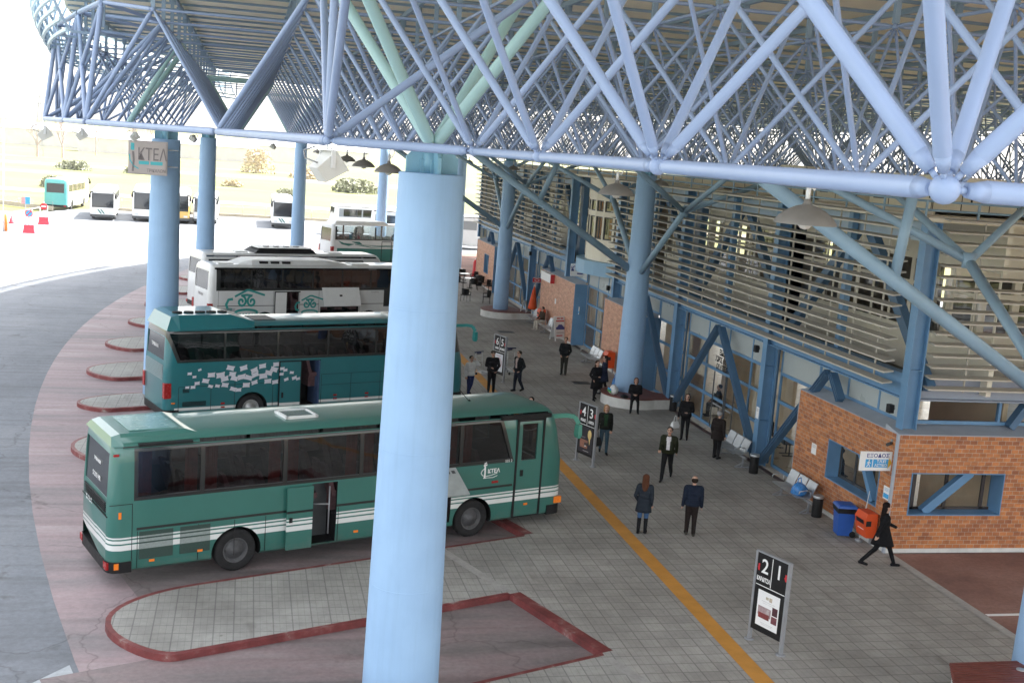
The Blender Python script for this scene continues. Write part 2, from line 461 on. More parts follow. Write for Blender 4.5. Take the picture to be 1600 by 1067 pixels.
# islands between the bays
def island(p0, p1, tip, b0, b1, skew=1.0):
    pts = [(b1, p1), (b0, p0)] if False else []
    n = 18; pm = (p0+p1)/2; r = (p1-p0)/2
    rim = []
    for i in range(n+1):
        t = -PI/2 + PI*i/n           # from near side to far side
        pp = pm + r*math.sin(t); dep = .9 + .7*(1+math.sin(t))
        rim.append((tip + dep*(1-math.cos(t)), pp))
    outer = [(b0-.004, p0)] + rim + [(b1-.004, p1)]
    o = MB(); o.prism([bp(b, p)[:2] for b, p in outer], -.30, -.004)
    me = o.mesh('island_kerb', M['kerbred']); fixnormals(me)
    tag(link('island_kerb', me), kind='structure')
    inn = []
    for (b, p) in rim:
        f = (p-pm)/r
        inn.append((b+.11, pm + (r-.12)*f))
    inn = [(b0+.0, p0+.0015), (b0-.004, p0+.12)] + inn + [(b1-.004, p1-.12), (b1+.0, p1-.0015), (b1+.25, p1-.0015), (b0+.25, p0+.0015)]
    o = MB(); o.prism([bp(b, p)[:2] for b, p in inn], -.20, .002)
    me = o.mesh('island_paving', M['paving2']); fixnormals(me)
    tag(link('island_paving', me), kind='structure')
for k in range(len(bays)-1):
    p0 = bays[k][1]; p1 = bays[k+1][0]; pm = (p0+p1)/2
    tp = min(tips.items(), key=lambda q: abs(q[0]-pm))[1]
    island(p0, p1, tp, bend[k], bend[k+1])
    st = bend[k]-.12
    sheet('pale_kerb_line', [bp(x, p)[:2] for x, p in ((st,p0+.22),(st+.24,p0+.22),(st+.24,p1-.1),(st,p1-.1))], .007, M['kerbpale'])
island(13.2, 17.3, 5.3, 13.8, bend[0])
sheet('pale_kerb_line', [bp(x, p)[:2] for x, p in ((14.42,13.3),(14.66,13.3),(14.66,17.05),(14.42,17.05))], .007, M['kerbpale'])
sheet('tactile_strip', [(10.12,-10),(10.52,-10),(10.52,100),(10.12,100)], .005, M['yellowtile'])
sheet('tarmac_area', [(17.38,-12),(60,-12),(60,27.05),(17.38,27.05)], .004, M['redtarmac'])
sheet('pale_border', [(17.14,-12),(17.40,-12),(17.40,27.05),(17.14,27.05)], .009, M['kerbpale'])
sheet('painted_line', [(17.42,22.80),(40,22.80),(40,22.93),(17.42,22.93)], .008, M['ink_w'])
sheet('far_paving', [(14,90),(40,90),(40,112),(14,112)], .004, M['redtarmac'])

# ------------------------------------------------------------------ columns
def column(x, y, rt, rb, ztop, label, inner=False, cut=True, name='concrete_column', group=None):
    t = thing(name, label, 'column', (x, y, 0), 0, group)
    mb = MB(); zz = [-.2, 1, 2.4, 4, 5.6, 7.2, 8.6, ztop-.02, ztop]
    prof = []
    for z in zz:
        f = max(0, z)/ztop; prof.append((rb+(rt-rb)*f, z))
    prof[-1] = (rt-.02, ztop)
    mb.lathe(prof, n=40)
    for zw in (2.42, 4.86, 7.3):
        rw = rb+(rt-rb)*zw/ztop; mb.lathe([(rw-.002,zw-.012),(rw+.004,zw-.005),(rw+.004,zw+.005),(rw-.002,zw+.012)], n=40, close=False)
    mb.build('shaft', M['column'], t)
    h = MB()
    L = rt*.82; zc = 9.92
    for ang in (R(8), R(98)):
        h.M = Matrix.Rotation(ang, 4, 'Z')
        h.prism([(-L,ztop),(L,ztop),(L,ztop+.26),(L-.10,ztop+.36),(-L+.10,ztop+.36),(-L,ztop+.26)], -.03, .03, axis='y')
        h.box(-.16-.05,-.16+.05,-.07,.07,ztop,ztop+.22); h.box(.16-.05,.16+.05,-.07,.07,ztop,ztop+.22)
    h.M = None
    h.tube((0,0,ztop-.01),(0,0,zc),.17,n=18)
    h.build('head_plates', paint('column head steel', (.20,.40,.52), .45, .1, 2), t)
    return t
OC = [((2.95,19.35),.545,.69,'blue column nearest the camera, standing before the teal coaches'),
      ((-3.05,45.0),.51,.64,'blue column behind the grey bus company sign box'),
      ((-2.45,71.0),.46,.56,'slim blue column just right of the column with the sign box'),
      ((3.9,95.0),.47,.56,'blue column rising behind the white floodlight'),
      ((12.6,113.0),.46,.56,'distant blue column right of the row of dark pendant lamps')]
ocol = []
for (q, rt, rb, lb) in OC:
    ocol.append(column(q[0], q[1], rt, rb, 9.56, lb, group='outer canopy columns'))
IC = [((16.35,19.5),.42,.60,'blue column at the wooden bench in the lower right corner'),
      ((15.9,45.7),.40,.575,'inner blue column with struts on the nearer round planter bench'),
      ((15.35,69.2),.385,.47,'inner blue column with struts on the farther round planter bench'),
      ((16.7,93.5),.40,.50,'pale blue column seen just right of the nearest column')]
TUBE_STRUT = []
for k, (q, rt, rb, lb) in enumerate(IC):
    t = column(q[0], q[1], rt, rb, 9.5, lb, group='inner columns with tree struts')
    if k == 3: continue
    def strut(p0, p1, r):
        mb = MB(); mb.tube(p0, p1, r, n=14)
        mb.build('strut', M['strut'], t)
    if k == 0:
        strut((-.3,0,5.65), (-7.4,-.1,9.86), .135)
        m0 = Vector((-.3,0,5.65)).lerp(Vector((-7.4,-.1,9.86)), .60)
        strut(m0, m0+Vector((.12,-.10,1.62)), .10)
    else:
        strut((-.3,0,5.55), (-7.2,.2,9.86), .15)
        m0 = Vector((-.3,0,5.55)).lerp(Vector((-7.2,.2,9.86)), .60)
        strut(m0, m0+Vector((.4,-.9,1.6)), .11)
    for sg in (-1, 1):
        nd = Vector((.05, sg*4.45, 8.28))
        strut((0, sg*.35, 5.5), nd, .125)
        strut(nd, (-2.9, sg*6.6, 9.9), .10)
        strut(nd, (3.1, sg*6.4, 9.9), .10)
        strut(nd, (.1, sg*8.6, 9.9), .10)
        cb = MB(); cb.tube(nd-Vector((0,0,.16)), nd+Vector((0,0,.2)), .15, n=12); cb.build('strut_collar', M['strut'], t)

# ------------------------------------------------------------------ canopy
canopy = thing('canopy_roof', 'blue tubular space frame roof spanning the coach bays', 'roof', (0,0,0))
S = 3.7; HT = 3.0; ZC = 9.98
DEL = 0.0
U = Vector((math.sin(DEL), math.cos(DEL), 0)); V = Vector((math.cos(DEL), -math.sin(DEL), 0))
O0 = Vector((2.95, 19.35, 0))
def gp(a, b, z): return O0 + V*(a*S) + U*(b*S) + Vector((0,0,z))
RC = (79.35, 58.0); RR = 87.0
def rimx(y):
    if y < 24: return -1.2
    return RC[0] - math.sqrt(RR*RR-(y-RC[1])**2)
bot = {}; top = {}
for i in range(-3, 12):
    for j in range(-4, 26):
        p = gp(i, j, ZC)
        if i == -3: ok = 9 <= j <= 11 and False
        elif i == -2: ok = 4 <= j <= 16
        elif i == -1: ok = 2 <= j <= 18
        else: ok = True
        if ok: bot[(i,j)] = p
for i in range(-4, 11):
    for j in range(-5, 26):
        p = gp(i+.5, j+.5, ZC+HT)
        if p.x > rimx(p.y)+.7 and p.y > 2.0: top[(i,j)] = p
tubes = []     # (p0, p1, r, mat)
def addt(a, b, r, m='tube'): tubes.append((a.copy(), b.copy(), r, m))
heads = {}
for (q, *_r) in OC:
    heads[min(bot, key=lambda k: (bot[k]-Vector((q[0],q[1],ZC))).length)] = q
for k, p in bot.items():
    i, j = k
    for n in ((i+1,j),(i,j+1)):
        if n in bot: addt(p, bot[n], .051 if i < 1 else .036)
    for di in (-1, 0):
        for dj in (-1, 0):
            n = (i+di, j+dj)
            if n in top:
                if k in heads: addt(p, top[n], .098, 'tube_green')
                else: addt(p, top[n], (.045 if (di+dj) % 2 else .040) if i < 1 else (.038 if (di+dj) % 2 else .033))
for k, p in top.items():
    i, j = k
    for n in ((i+1,j),(i,j+1)):
        if n in top:
            gr = any(h in heads for h in ()) 
            addt(p, top[n], .036)
for hk in heads:
    i, j = hk
    ring = [(i-1,j-1),(i,j-1),(i,j),(i-1,j)]
    for a in range(4):
        if ring[a] in top and ring[(a+1)%4] in top: addt(top[ring[a]], top[ring[(a+1)%4]], .09, 'tube_green')
# bottom edge chord along the rim
per = [Vector((1.10,17.5,ZC)), bot[(-1,2)], bot[(-2,4)], Vector((-5.6,38.2,ZC)), Vector((-7.1,44.0,ZC)), Vector((-7.7,50.5,ZC)), Vector((-7.9,58,ZC)), Vector((-7.7,65.5,ZC)), Vector((-7.1,72,ZC)), bot[(-2,16)], bot[(-1,18)], bot[(0,19)]]
addt(bot[(0,-1)], per[0], .065)
for a, b in zip(per, per[1:]): addt(a, b, .08)
for p in per:
    near = sorted(top.values(), key=lambda q: (q-p).length)
    have = [t for t in tubes if (t[0]-p).length < .01 and abs(t[1].z-p.z) > 1]
    if len(have) < 3:
        for q in near[:4]:
            if (q-p).length < 6.5: addt(p, q, .062)
        nb = sorted(bot.values(), key=lambda q: (q-p).length)
        for q in nb[:2]:
            if .1 < (q-p).length < 7: addt(p, q, .05)
# edge posts and the upper chord along the rim
ptop = [Vector((p.x+.35, p.y+.2, ZC+HT+.25)) for p in per[2:10]]
for p, q in zip(per[2:10], ptop): addt(p, q, .075)
for a, b in zip(ptop, ptop[1:]): addt(a, b, .08)
for k in range(len(ptop)-1):
    addt(per[2+k], ptop[k+1], .065); addt(per[3+k], ptop[k], .065)
for q in ptop:
    nr = sorted(top.values(), key=lambda z: (z-q).length)
    for z in nr[:2]: addt(q, z, .055)
CAM = Vector((0,0,10))
def tube_mesh(mb, a, b, r, n, taper):
    d = (b-a); L = d.length; d.normalize()
    if not taper: mb.tube(a, b, r, n=n, cap=False); return
    e0 = min(.20, L*.1)
    mb.tube(a+d*.05, a+d*.11, r*.32, n=n); mb.tube(b-d*.11, b-d*.05, r*.32, n=n)
    mb.tube(a+d*.105, a+d*e0, r*.62, r, n=n); mb.tube(a+d*e0, b-d*e0, r, n=n, cap=False); mb.tube(b-d*e0, b-d*.105, r, r*.62, n=n)
def seen_size(t):
    m = (t[0]+t[1])/2
    return t[2]*(t[1]-t[0]).length/max(1.5, (m-CAM).length)**2 * (1 if m.y > 1 else 0)
tubes.sort(key=seen_size, reverse=True)
for t in tubes[:100]:
    mb = MB(); mid = (t[0]+t[1])/2
    tube_mesh(mb, t[0]-mid, t[1]-mid, t[2], 16, True)
    mb.build('truss_tube', M[t[3]], canopy, mid)
mb = MB(); mats = [M['tube'], M['tube_green']]
for t in tubes[100:]:
    n0 = len(mb.f)
    dist = ((t[0]+t[1])/2-CAM).length
    tube_mesh(mb, t[0], t[1], t[2], 10 if dist < 45 else 6, dist < 40)
    if t[3] == 'tube_green':
        for q in range(n0, len(mb.f)): mb.m[q] = 1
balls = sorted(list(bot.values())+list(top.values())+per, key=lambda p: (p-CAM).length)
for p in balls[60:]:
    if (p-CAM).length < 70: mb.ball(p, .07, 8)
o = mb.build('space_frame', mats, canopy); o['kind'] = 'stuff'
for p in balls[:60]:
    b1 = MB(); b1.ball((0,0,0), .068, 14); b1.build('node_ball', M['tube'], canopy, p)
# roof deck, purlins, beams, stubs
ZD = 14.35
ys = [3.0+1.0*i for i in range(0, 111)]
dk = MB()
L_ = [(rimx(y), y) for y in ys]
dk.prism([(56,3),(56,113)] + L_[::-1], ZD, ZD+.22)
me = dk.mesh('roof_deck', M['deck']); fixnormals(me); link('roof_deck', me, canopy)
y = 4.4
while y < 112:
    pb = MB(); x0 = rimx(y)+.1
    pb.box(x0, 55.8, y-.05, y+.05, ZD-.075, ZD-.003)
    pb.build('purlin', M['purlin'], canopy); y += 2.2
for i in range(-3, 11):
    col_ = [top[k] for k in top if k[0] == i]
    if len(col_) < 2: continue
    col_.sort(key=lambda p: p.y)
    a = col_[0].copy(); b = col_[-1].copy(); a.z = b.z = ZD-.15
    bm_ = MB(); bm_.bar(a-U*1.2, b+U*1.2, .10, .14); bm_.build('roof_beam', M['purlin'], canopy)
sb = MB()
for p in top.values():
    if (p-CAM).length < 90:
        sb.box(p.x-.055, p.x+.055, p.y-.055, p.y+.055, p.z+.05, ZD-.2)
        sb.box(p.x-.10, p.x+.10, p.y-.02, p.y+.02, ZD-.45, ZD-.2)
o = sb.build('roof_stub', M['purlin'], canopy); o['kind'] = 'stuff'
# curved rim of slats
sec = []
for k in range(14):
    f = k/13; a_ = -1.15+f*2.5
    sec.append((.05+1.0*max(0, math.cos(a_))-.35*max(0, .3-math.cos(a_)), 12.5+3.4*f))
aa = [math.asin((y-58)/RR) for y in (35.5, 91.8)]
for (dr, z) in sec:
    mb = MB(); rings = []
    for i in range(61):
        t = aa[0]+(aa[1]-aa[0])*i/60
        rr = RR+dr; c, s_ = math.cos(t), math.sin(t)
        def P(r_, zz): return (RC[0]-r_*c, RC[1]+r_*s_, zz)
        rings.append([P(rr-.02,z-.06), P(rr+.05,z-.05), P(rr+.05,z+.05), P(rr-.02,z+.04)])
    mb.loft(rings, smooth=False); mb.build('rim_slat', M['rimslat'], canopy)
for i in range(27):
    t = aa[0]+(aa[1]-aa[0])*i/26
    c, s_ = math.cos(t), math.sin(t)
    mb = MB(); pr = None
    for (dr, z) in [(-.5,12.5)]+sec:
        q = Vector((RC[0]-(RR+dr-.09)*c, RC[1]+(RR+dr-.09)*s_, z-.05))
        if pr is not None: mb.bar(pr, q, .07, .10, up=(0,1,0))
        pr = q
    q0 = Vector((RC[0]-(RR-.5)*c, RC[1]+(RR-.5)*s_, 12.65))
    mb.bar(q0, q0+Vector((0,0,1.05)), .09, .14, up=(0,1,0))
    mb.build('rim_post', M['purlin'], canopy)

# ------------------------------------------------------------------ pendant lamps and floodlights
def pendant(p, d, label):
    t = thing('pendant_lamp', label, 'lamp', p, 0, 'dome lamps under the canopy')
    r = d/2
    mb = MB()
    prof = [(r,0.0),(r*.99,.03*d),(r*.86,.12*d),(r*.62,.22*d),(r*.35,.285*d),(r*.16,.31*d),(r*.12,.34*d),(r*.11,.40*d),(.001,.41*d)]
    mb.lathe(prof, n=28, close=False)
    mb.lathe([(r*.97,.012*d),(r*.84,.11*d),(r*.5,.20*d),(.001,.23*d)], n=28, close=False)
    mb.build('shade', M['lamp'], t)
    b = MB(); b.ball((0,0,.06*d), (r*.28,r*.28,r*.3), 10); b.build('bulb', M['offwhite'], t)
    rod = MB(); top_z = ZC-.06-p[2]
    rod.tube((0,0,.40*d),(0,0,.62*d), .03*d/.75, n=8)
    rod.tube((0,0,.6*d),(0,0,max(.7*d,top_z)), .012, n=6)
    rod.path([(0,0,.62*d),(.10*d,0,.55*d),(.16*d,0,.68*d),(.12*d,0,.9*d)], .012, 6)
    rod.build('hanger', M['white'], t)
    return t
LAMPS = [((6.95,13.7,9.37),.80,'large grey dome lamp hanging nearest the camera, over the louvres'),
 ((7.5,23.4,9.28),.78,'grey dome lamp with white hanger hanging between the two round planter columns'),
 ((15.6,43.2,9.15),.72,'brown dome lamp hanging at the top of the nearer planter column'),
 ((3.65,31.6,9.22),.78,'dark dome lamp hanging just left of the nearest column, largest of its row'),
 ((3.73,39.7,9.16),.78,'dark dome lamp second in the row left of the nearest column'),
 ((4.08,51.3,9.11),.78,'dark dome lamp third in the row left of the nearest column'),
 ((4.14,62.7,9.09),.78,'dark dome lamp fourth in the row, above the parked coaches'),
 ((4.69,80.2,8.97),.78,'small dark dome lamp near the far end of the row'),
 ((5.4,99.0,8.80),.78,'smallest dome lamp at the far end of the row, beside the floodlight'),
 ((13.2,113.5,8.65),.70,'tiny dome lamp hanging above the distant column'),
 ((17.0,113.5,8.70),.70,'tiny dome lamp left of the head of the nearest column'),
 ((17.0,92.0,8.95),.72,'small brown dome lamp just right of the head of the nearest column'),
 ((15.0,66.8,9.01),.75,'brown dome lamp at the top of the farther planter column'),
 ((17.2,64.0,9.0),.75,'brown dome lamp in front of the far louvres, right of the farther column')]
for p, d, lb in LAMPS: pendant(p, d, lb)

def floodlight(p, size, rz, label, tilt=R(-38)):
    t = thing('floodlight', label, 'floodlight', p, rz, 'floodlights under the canopy edge')
    w = size
    mb = MB(); mb.M = Matrix.Translation((0,0,-.62*w)) @ Matrix.Rotation(tilt, 4, 'Y')
    mb.loft([[(-.42*w,-.34*w,-.30*w),(-.42*w,.34*w,-.30*w),(-.42*w,.34*w,.28*w),(-.42*w,-.34*w,.28*w)],
             [(.40*w,-.48*w,-.40*w),(.40*w,.48*w,-.40*w),(.40*w,.48*w,.38*w),(.40*w,-.48*w,.38*w)]], smooth=False)
    mb.box(.40*w,.44*w,-.50*w,.50*w,-.42*w,.40*w)
    mb.build('housing', M['offwhite'], t)
    g = MB(); g.M = mb.M; g.box(.441*w,.452*w,-.43*w,.43*w,-.36*w,.34*w); g.build('lens', M['offwhite'], t)
    b = MB()
    for sg in (-1, 1):
        b.bar((0,sg*.50*w,-.62*w),(0.02*w,sg*.46*w,-.05*w), .16*w, .03*w, up=(0,1,0))
    b.box(-.08*w,.10*w,-.48*w,.48*w,-.06*w,-.03*w)
    b.tube((0,0,-.06*w),(0,0,ZC-.05-p[2]),.03*w,n=8)
    b.build('bracket', M['white'], t)
    cb = MB(); cb.path([(-.3*w,0,-.5*w),(-.75*w,.05,-.35*w),(-.8*w,.05,-.1*w),(-.45*w,0,.02)], .012, 6); cb.build('cable', M['greymetal'], t)
floodlight((1.10,17.5,9.86), .44, R(22), 'large white floodlight hanging left of the nearest column')
floodlight((-7.1,44.0,9.75), .50, R(10), 'white floodlight at the far left tip of the canopy edge')
floodlight((-5.2,39.0,9.78), .36, R(10), 'white floodlight second from the left tip of the canopy edge')
floodlight((-3.85,41.5,9.78), .30, R(25), 'small floodlight just above the left end of the company sign box')
floodlight((-2.6,56,9.75), .32, R(150), 'small dark backed floodlight left of the slim column top')
floodlight((1.05,58,9.60), .26, R(150), 'tiny floodlight between the slim column and the large white floodlight')

# ------------------------------------------------------------------ coaches
def livery(name, base, bands, rough=.32, coat=.5):
    """paint by height (and length): bands = (z0, z1, x0, x1, colour[, slope])"""
    m, nt, b = mat_new(name)
    v = pos(nt, True)
    sp = N(nt, 'ShaderNodeSeparateXYZ'); nt.links.new(v, sp.inputs[0])
    c = ramp(nt, noise(nt, v, 1.1, 4), [(.3, tuple(q*.93 for q in base)), (.7, tuple(min(1, q*1.05) for q in base))])
    for (z0, z1, x0, x1, col, *sl) in bands:
        zz = sp.outputs[2]
        xx = xlo = sp.outputs[0]
        if sl:
            dz = math_(nt, 'SUBTRACT', zz, z0)
            xlo = math_(nt, 'MULTIPLY_ADD', dz, sl[0], xx); xx = math_(nt, 'MULTIPLY_ADD', dz, sl[1], xx)
        k = math_(nt, 'MULTIPLY', math_(nt, 'GREATER_THAN', zz, z0), math_(nt, 'LESS_THAN', zz, z1))
        k = math_(nt, 'MULTIPLY', k, math_(nt, 'MULTIPLY', math_(nt, 'GREATER_THAN', xlo, x0), math_(nt, 'LESS_THAN', xx, x1)))
        c = mix(nt, k, c, tuple(col))
    g = math_(nt, 'MULTIPLY', noise(nt, mapping(nt, v, (1,1,2.5)), 3, 5, .7), math_(nt, 'SUBTRACT', 1.25, math_(nt, 'MULTIPLY', sp.outputs[2], .9)))
    g = ramp(nt, g, [(.35,(0,0,0)),(.75,(.55,.55,.55))])
    c = mix(nt, g, c, (.16,.15,.13))
    nt.links.new(c, b.inputs['Base Color'])
    b.inputs['Roughness'].default_value = rough; b.inputs['Coat Weight'].default_value = coat; b.inputs['Coat Roughness'].default_value = .06
    return m

def eval_mesh(o, name):
    bpy.context.view_layer.update()
    dg = bpy.context.evaluated_depsgraph_get()
    return bpy.data.meshes.new_from_object(o.evaluated_get(dg), preserve_all_data_layers=False, depsgraph=dg) if False else bpy.data.meshes.new_from_object(o.evaluated_get(dg))

def bool_cut(me, cutters, mats):
    """me minus each cutter MB, exact boolean"""
    tmp = []
    o = bpy.data.objects.new('body', me); COL.objects.link(o); tmp.append(o)
    for cm in cutters:
        c2 = cm.mesh('cut', mats); fixnormals(c2)
        c = bpy.data.objects.new('cut', c2); COL.objects.link(c); tmp.append(c)
        md = o.modifiers.new('b', 'BOOLEAN'); md.operation = 'DIFFERENCE'; md.object = c; md.solver = 'EXACT'
    res = eval_mesh(o, 'body')
    for t in tmp:
        dm = t.data; bpy.data.objects.remove(t); bpy.data.meshes.remove(dm)
    return res

_wheel = {}
def wheel_meshes(kind):
    if kind in _wheel: return _wheel[kind]
    mb = MB(); n = 36
    r = .50
    prof = [(.30,-.11),(.33,-.135),(.42,-.145),(.475,-.13),(r,-.10),(r,.10),(.475,.13),(.42,.145),(.30,.11)]
    mb.M = Matrix.Rotation(PI/2, 4, 'X')
    mb.lathe(prof, n=n, close=False)
    ty = mb.mesh('tyre', M['tyre'])
    rb = MB(); rb.M = Matrix.Rotation(PI/2, 4, 'X')
    if kind == 'dark':
        rb.lathe([(.305,.115),(.285,.12),(.275,.05),(.22,.03),(.20,.07),(.13,.085),(.11,.135),(.001,.14)], n=28, close=False)
        mt = M['rim_d']
    else:
        rb.lathe([(.305,.115),(.285,.125),(.265,.06),(.19,.05),(.17,.10),(.10,.11),(.09,.15),(.001,.155)], n=28, close=False)
        mt = paint('light wheel steel', (.34,.35,.35), .4, .2, 8, metal=.4)
    for i in range(10):
        t = 2*PI*i/10; rb.ball((.225*math.cos(t),.225*math.sin(t),.055), .018, 6)
    rb.lathe([(.30,-.05),(.001,-.05)], n=20, close=False)
    rm = rb.mesh('rim', mt)
    _wheel[kind] = (ty, rm); return _wheel[kind]

_seat = {}
def seat_mesh(mt):
    if mt in _seat: return _seat[mt]
    mb = MB()
    for yy in (-.24, .24):
        mb.box(-.22,.24,yy-.21,yy+.21,0,.14)
        mb.loft([[(-.24,yy-.21,.10),(-.12,yy-.21,.10),(-.12,yy+.21,.10),(-.24,yy+.21,.10)],
                 [(-.38,yy-.20,.62),(-.27,yy-.20,.62),(-.27,yy+.20,.62),(-.38,yy+.20,.62)],
                 [(-.42,yy-.14,.80),(-.33,yy-.14,.80),(-.33,yy+.14,.80),(-.42,yy+.14,.80)]], smooth=False)
    mb.box(-.2,.2,-.3,.3,-.4,0)
    _seat[mt] = mb.mesh('passenger_seat', M[mt]); return _seat[mt]

def coach(label, loc, rz, L=12, zt=3.4, W=2.5, mat=None, wins=None, wb=2.05, wt=3.1, rake=.45, wheels=(2.95,9.5), doors=(), wheel='dark',
          glass='busglass', seats=None, zs=1.10, rwin=(1.95,3.0), sill=1.20, fside=None, group=None, name='coach', rearlight='block', mirror='right', mcol=None):
    t = thing(name, label, 'coach', loc, rz, group)
    z0 = .34
    half = [(.12,z0),(.03,z0+.07),(.0,.95),(.0,1.9),(.02,zt-.55),(.05,zt-.26),(.12,zt-.12),(.26,zt-.04),(.55,zt-.008),(W/2-.2,zt)]
    prof = half + [(W-y, z) for y, z in half[::-1]]
    def sect(x, xd, rr=.26):
        """ring at length x, rounded at the ends"""
        ins = 0 if xd >= rr else rr - math.sqrt(max(0, rr*rr-(rr-xd)**2))
        out = []
        for (y, z) in prof:
            yy = W/2 + (y-W/2)*(1-ins/(W/2)); z2 = z - (ins*.7 if z > zt-.6 else 0) + (ins*.25 if z < .6 else 0)
            xx = x
            k = max(0, min(1, (x-(L-1.7))/1.5))
            if z > sill: xx -= rake*k*((z2-sill)/(zt-sill))**1.5
            kr = max(0, min(1, (.8-x)/.8))
            if z > 1.7: xx += .10*kr*((z2-1.7)/(zt-1.7))**1.5
            out.append((xx, yy, z2))
        return out
    xs = [(0,0),(.03,.03),(.10,.10),(.26,.3),(.8,1),(1.7,1),(L-1.7,1),(L-1.1,1),(L-.6,1),(L-.26,.3),(L-.10,.10),(L-.03,.03),(L,0)]
    mb = MB(); mb.loft([sect(x, d) for x, d in xs], 0, True)
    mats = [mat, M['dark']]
    me = mb.mesh('body', mats); fixnormals(me)
    c1 = MB()
    zc = zt-.13
    xf = lambda z: L - rake*max(0, (z-sill)/(zt-sill))**1.5
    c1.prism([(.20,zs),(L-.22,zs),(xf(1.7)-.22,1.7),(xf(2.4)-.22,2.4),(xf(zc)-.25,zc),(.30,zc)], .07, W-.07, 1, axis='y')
    c2 = MB()
    for xw in wheels:
        for (ya, yb) in ((-.2,.62),(W-.62,W+.2)):
            pts = [(xw+.60*math.cos(a), .50+.60*math.sin(a)) for a in [2*PI*i/28 for i in range(28)]]
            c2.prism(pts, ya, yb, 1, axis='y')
    c3 = MB()
    for (x0, x1, za, zb_) in wins: 
        xa = x0 if not isinstance(x0, tuple) else x0[0]; xb = x0 if not isinstance(x0, tuple) else x0[1]
        xc = x1 if not isinstance(x1, tuple) else x1[0]; xd = x1 if not isinstance(x1, tuple) else x1[1]
        c3.prism([(xa,za),(xc,za),(xd,zb_),(xb,zb_)], -.5, W+.5, 0, axis='y')
    c4 = MB(); c4.box(L-.95, L+1, .16, W-.16, sill+.05, zt-.42, 0)
    c4.box(-1, .5, .30, W-.30, rwin[0], rwin[1], 0)
    c5 = MB()
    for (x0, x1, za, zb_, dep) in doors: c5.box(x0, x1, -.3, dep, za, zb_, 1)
    cuts = [c1, c2, c3, c4] + ([c5] if doors else [])
    me = bool_cut(me, cuts, mats)
    me.name = 'body'
    me.polygons.foreach_set('use_smooth', [True]*len(me.polygons))
    try: me.set_sharp_from_angle(angle=R(32))
    except Exception: pass
    link('body', me, t)
    for (x0, x1, za, zb_) in wins:
        for yy in (.04, W-.04):
            q = MB()
            xa, xb = (x0, x0) if not isinstance(x0, tuple) else x0
            xc, xd = (x1, x1) if not isinstance(x1, tuple) else x1
            q.quad((xa-.02,yy,za-.02),(xc+.02,yy,za-.02),(xd+.02,yy+(.012 if yy<1 else -.012),zb_+.02),(xb-.02,yy+(.012 if yy<1 else -.012),zb_+.02))
            q.build('window_pane', M[glass], t)
    ws = MB(); rows = []
    for i in range(9):
        z = sill+.03+(zt-.40-sill-.03)*i/8
        xx = xf(z)-.05
        rows.append([(xx-.06*((y-W/2)/(W/2))**2*1.5, y, z) for y in (.14,.5,W/2,W-.5,W-.14)])
    vs = [p for r in rows for p in r]
    ws.add(vs, [(a*5+b, a*5+b+1, (a+1)*5+b+1, (a+1)*5+b) for a in range(8) for b in range(4)], 0, True)
    ws.build('windscreen', M['darkglass'] if seats is None else M[glass], t)
    rw = MB(); rw.quad((.045,.28,rwin[0]-.02),(.045,W-.28,rwin[0]-.02),(.095,W-.28,rwin[1]+.02),(.095,.28,rwin[1]+.02))
    rw.build('rear_window', M['darkglass'], t)
    ty, rm = wheel_meshes(wheel)
    for xw in wheels:
        for yy, rot in ((.19, 0), (W-.19, PI)):
            w_ = link('wheel', ty, t, (xw, yy, .50), (0,0,rot))
            link('rim', rm, w_)
    if seats:
        sm = seat_mesh(seats); x = 1.3
        while x < L-2.0:
            for yy in (.62, W-.62): link('passenger_seat', sm, t, (x, yy, zs+.42))
            x += .86
    # bumpers, lamps
    def bumper(xe, sg, z1):
        q = [(xe+sg*.50,-.012),(xe+sg*.26,-.012),(xe+sg*.10,.035),(xe+sg*.02,.12),(xe-sg*.022,.28),(xe-sg*.022,W-.28),(xe+sg*.02,W-.12),(xe+sg*.10,W-.035),(xe+sg*.26,W+.012),(xe+sg*.50,W+.012)]
        k = MB(); k.prism(q, .35, z1); m_ = k.mesh('bumper', M['black'] if (sg > 0 or fside is None) else M[fside]); fixnormals(m_); return m_
    link('rear_bumper', bumper(0, 1, .60), t); link('front_bumper', bumper(L, -1, .62), t)
    for yy in (.22, W-.62):
        h = MB(); h.box(L-.05,L+.018,yy,yy+.40,.70,.90); h.build('headlight', paint('headlight glass',(.55,.58,.6),.1,.05,4), t)
    if rearlight == 'block':
        for yy in (.10, W-.32):
            h = MB(); h.box(-.03,.03,yy,yy+.22,.42,.58); h.build('tail_light', M['redlens'], t)
    elif rearlight == 'tall':
        for yy in (-.012, W-.20):
            h = MB(); h.box(-.018,.22,yy,yy+.212,1.02,1.55); h.build('tail_light', M['redlens'], t)
    if mirror:
        mc = mat if mcol is None else mcol
        for side in (['r','l'] if mirror == 'both' else [mirror[0]]):
            yy = .25 if side == 'r' else W-.25; sg = -1 if side == 'r' else 1
            k = MB(); pts = [(L-rake*.9,yy,zt-.32),(L+.08,yy+sg*.10,zt-.30),(L+.27,yy+sg*.20,zt-.33),(L+.37,yy+sg*.27,zt-.52)]
            for a in range(3): k.bar(pts[a], pts[a+1], .07, .12)
            k.loft([[(L+.31,yy+sg*.19,zt-.54),(L+.42,yy+sg*.19,zt-.54),(L+.42,yy+sg*.37,zt-.54),(L+.31,yy+sg*.37,zt-.54)],
                    [(L+.29,yy+sg*.18,zt-.82),(L+.43,yy+sg*.18,zt-.82),(L+.43,yy+sg*.38,zt-.82),(L+.29,yy+sg*.38,zt-.82)],
                    [(L+.32,yy+sg*.20,zt-.92),(L+.40,yy+sg*.20,zt-.92),(L+.40,yy+sg*.36,zt-.92),(L+.32,yy+sg*.36,zt-.92)]], smooth=False)
            k.build('mirror', mc, t)
    return t

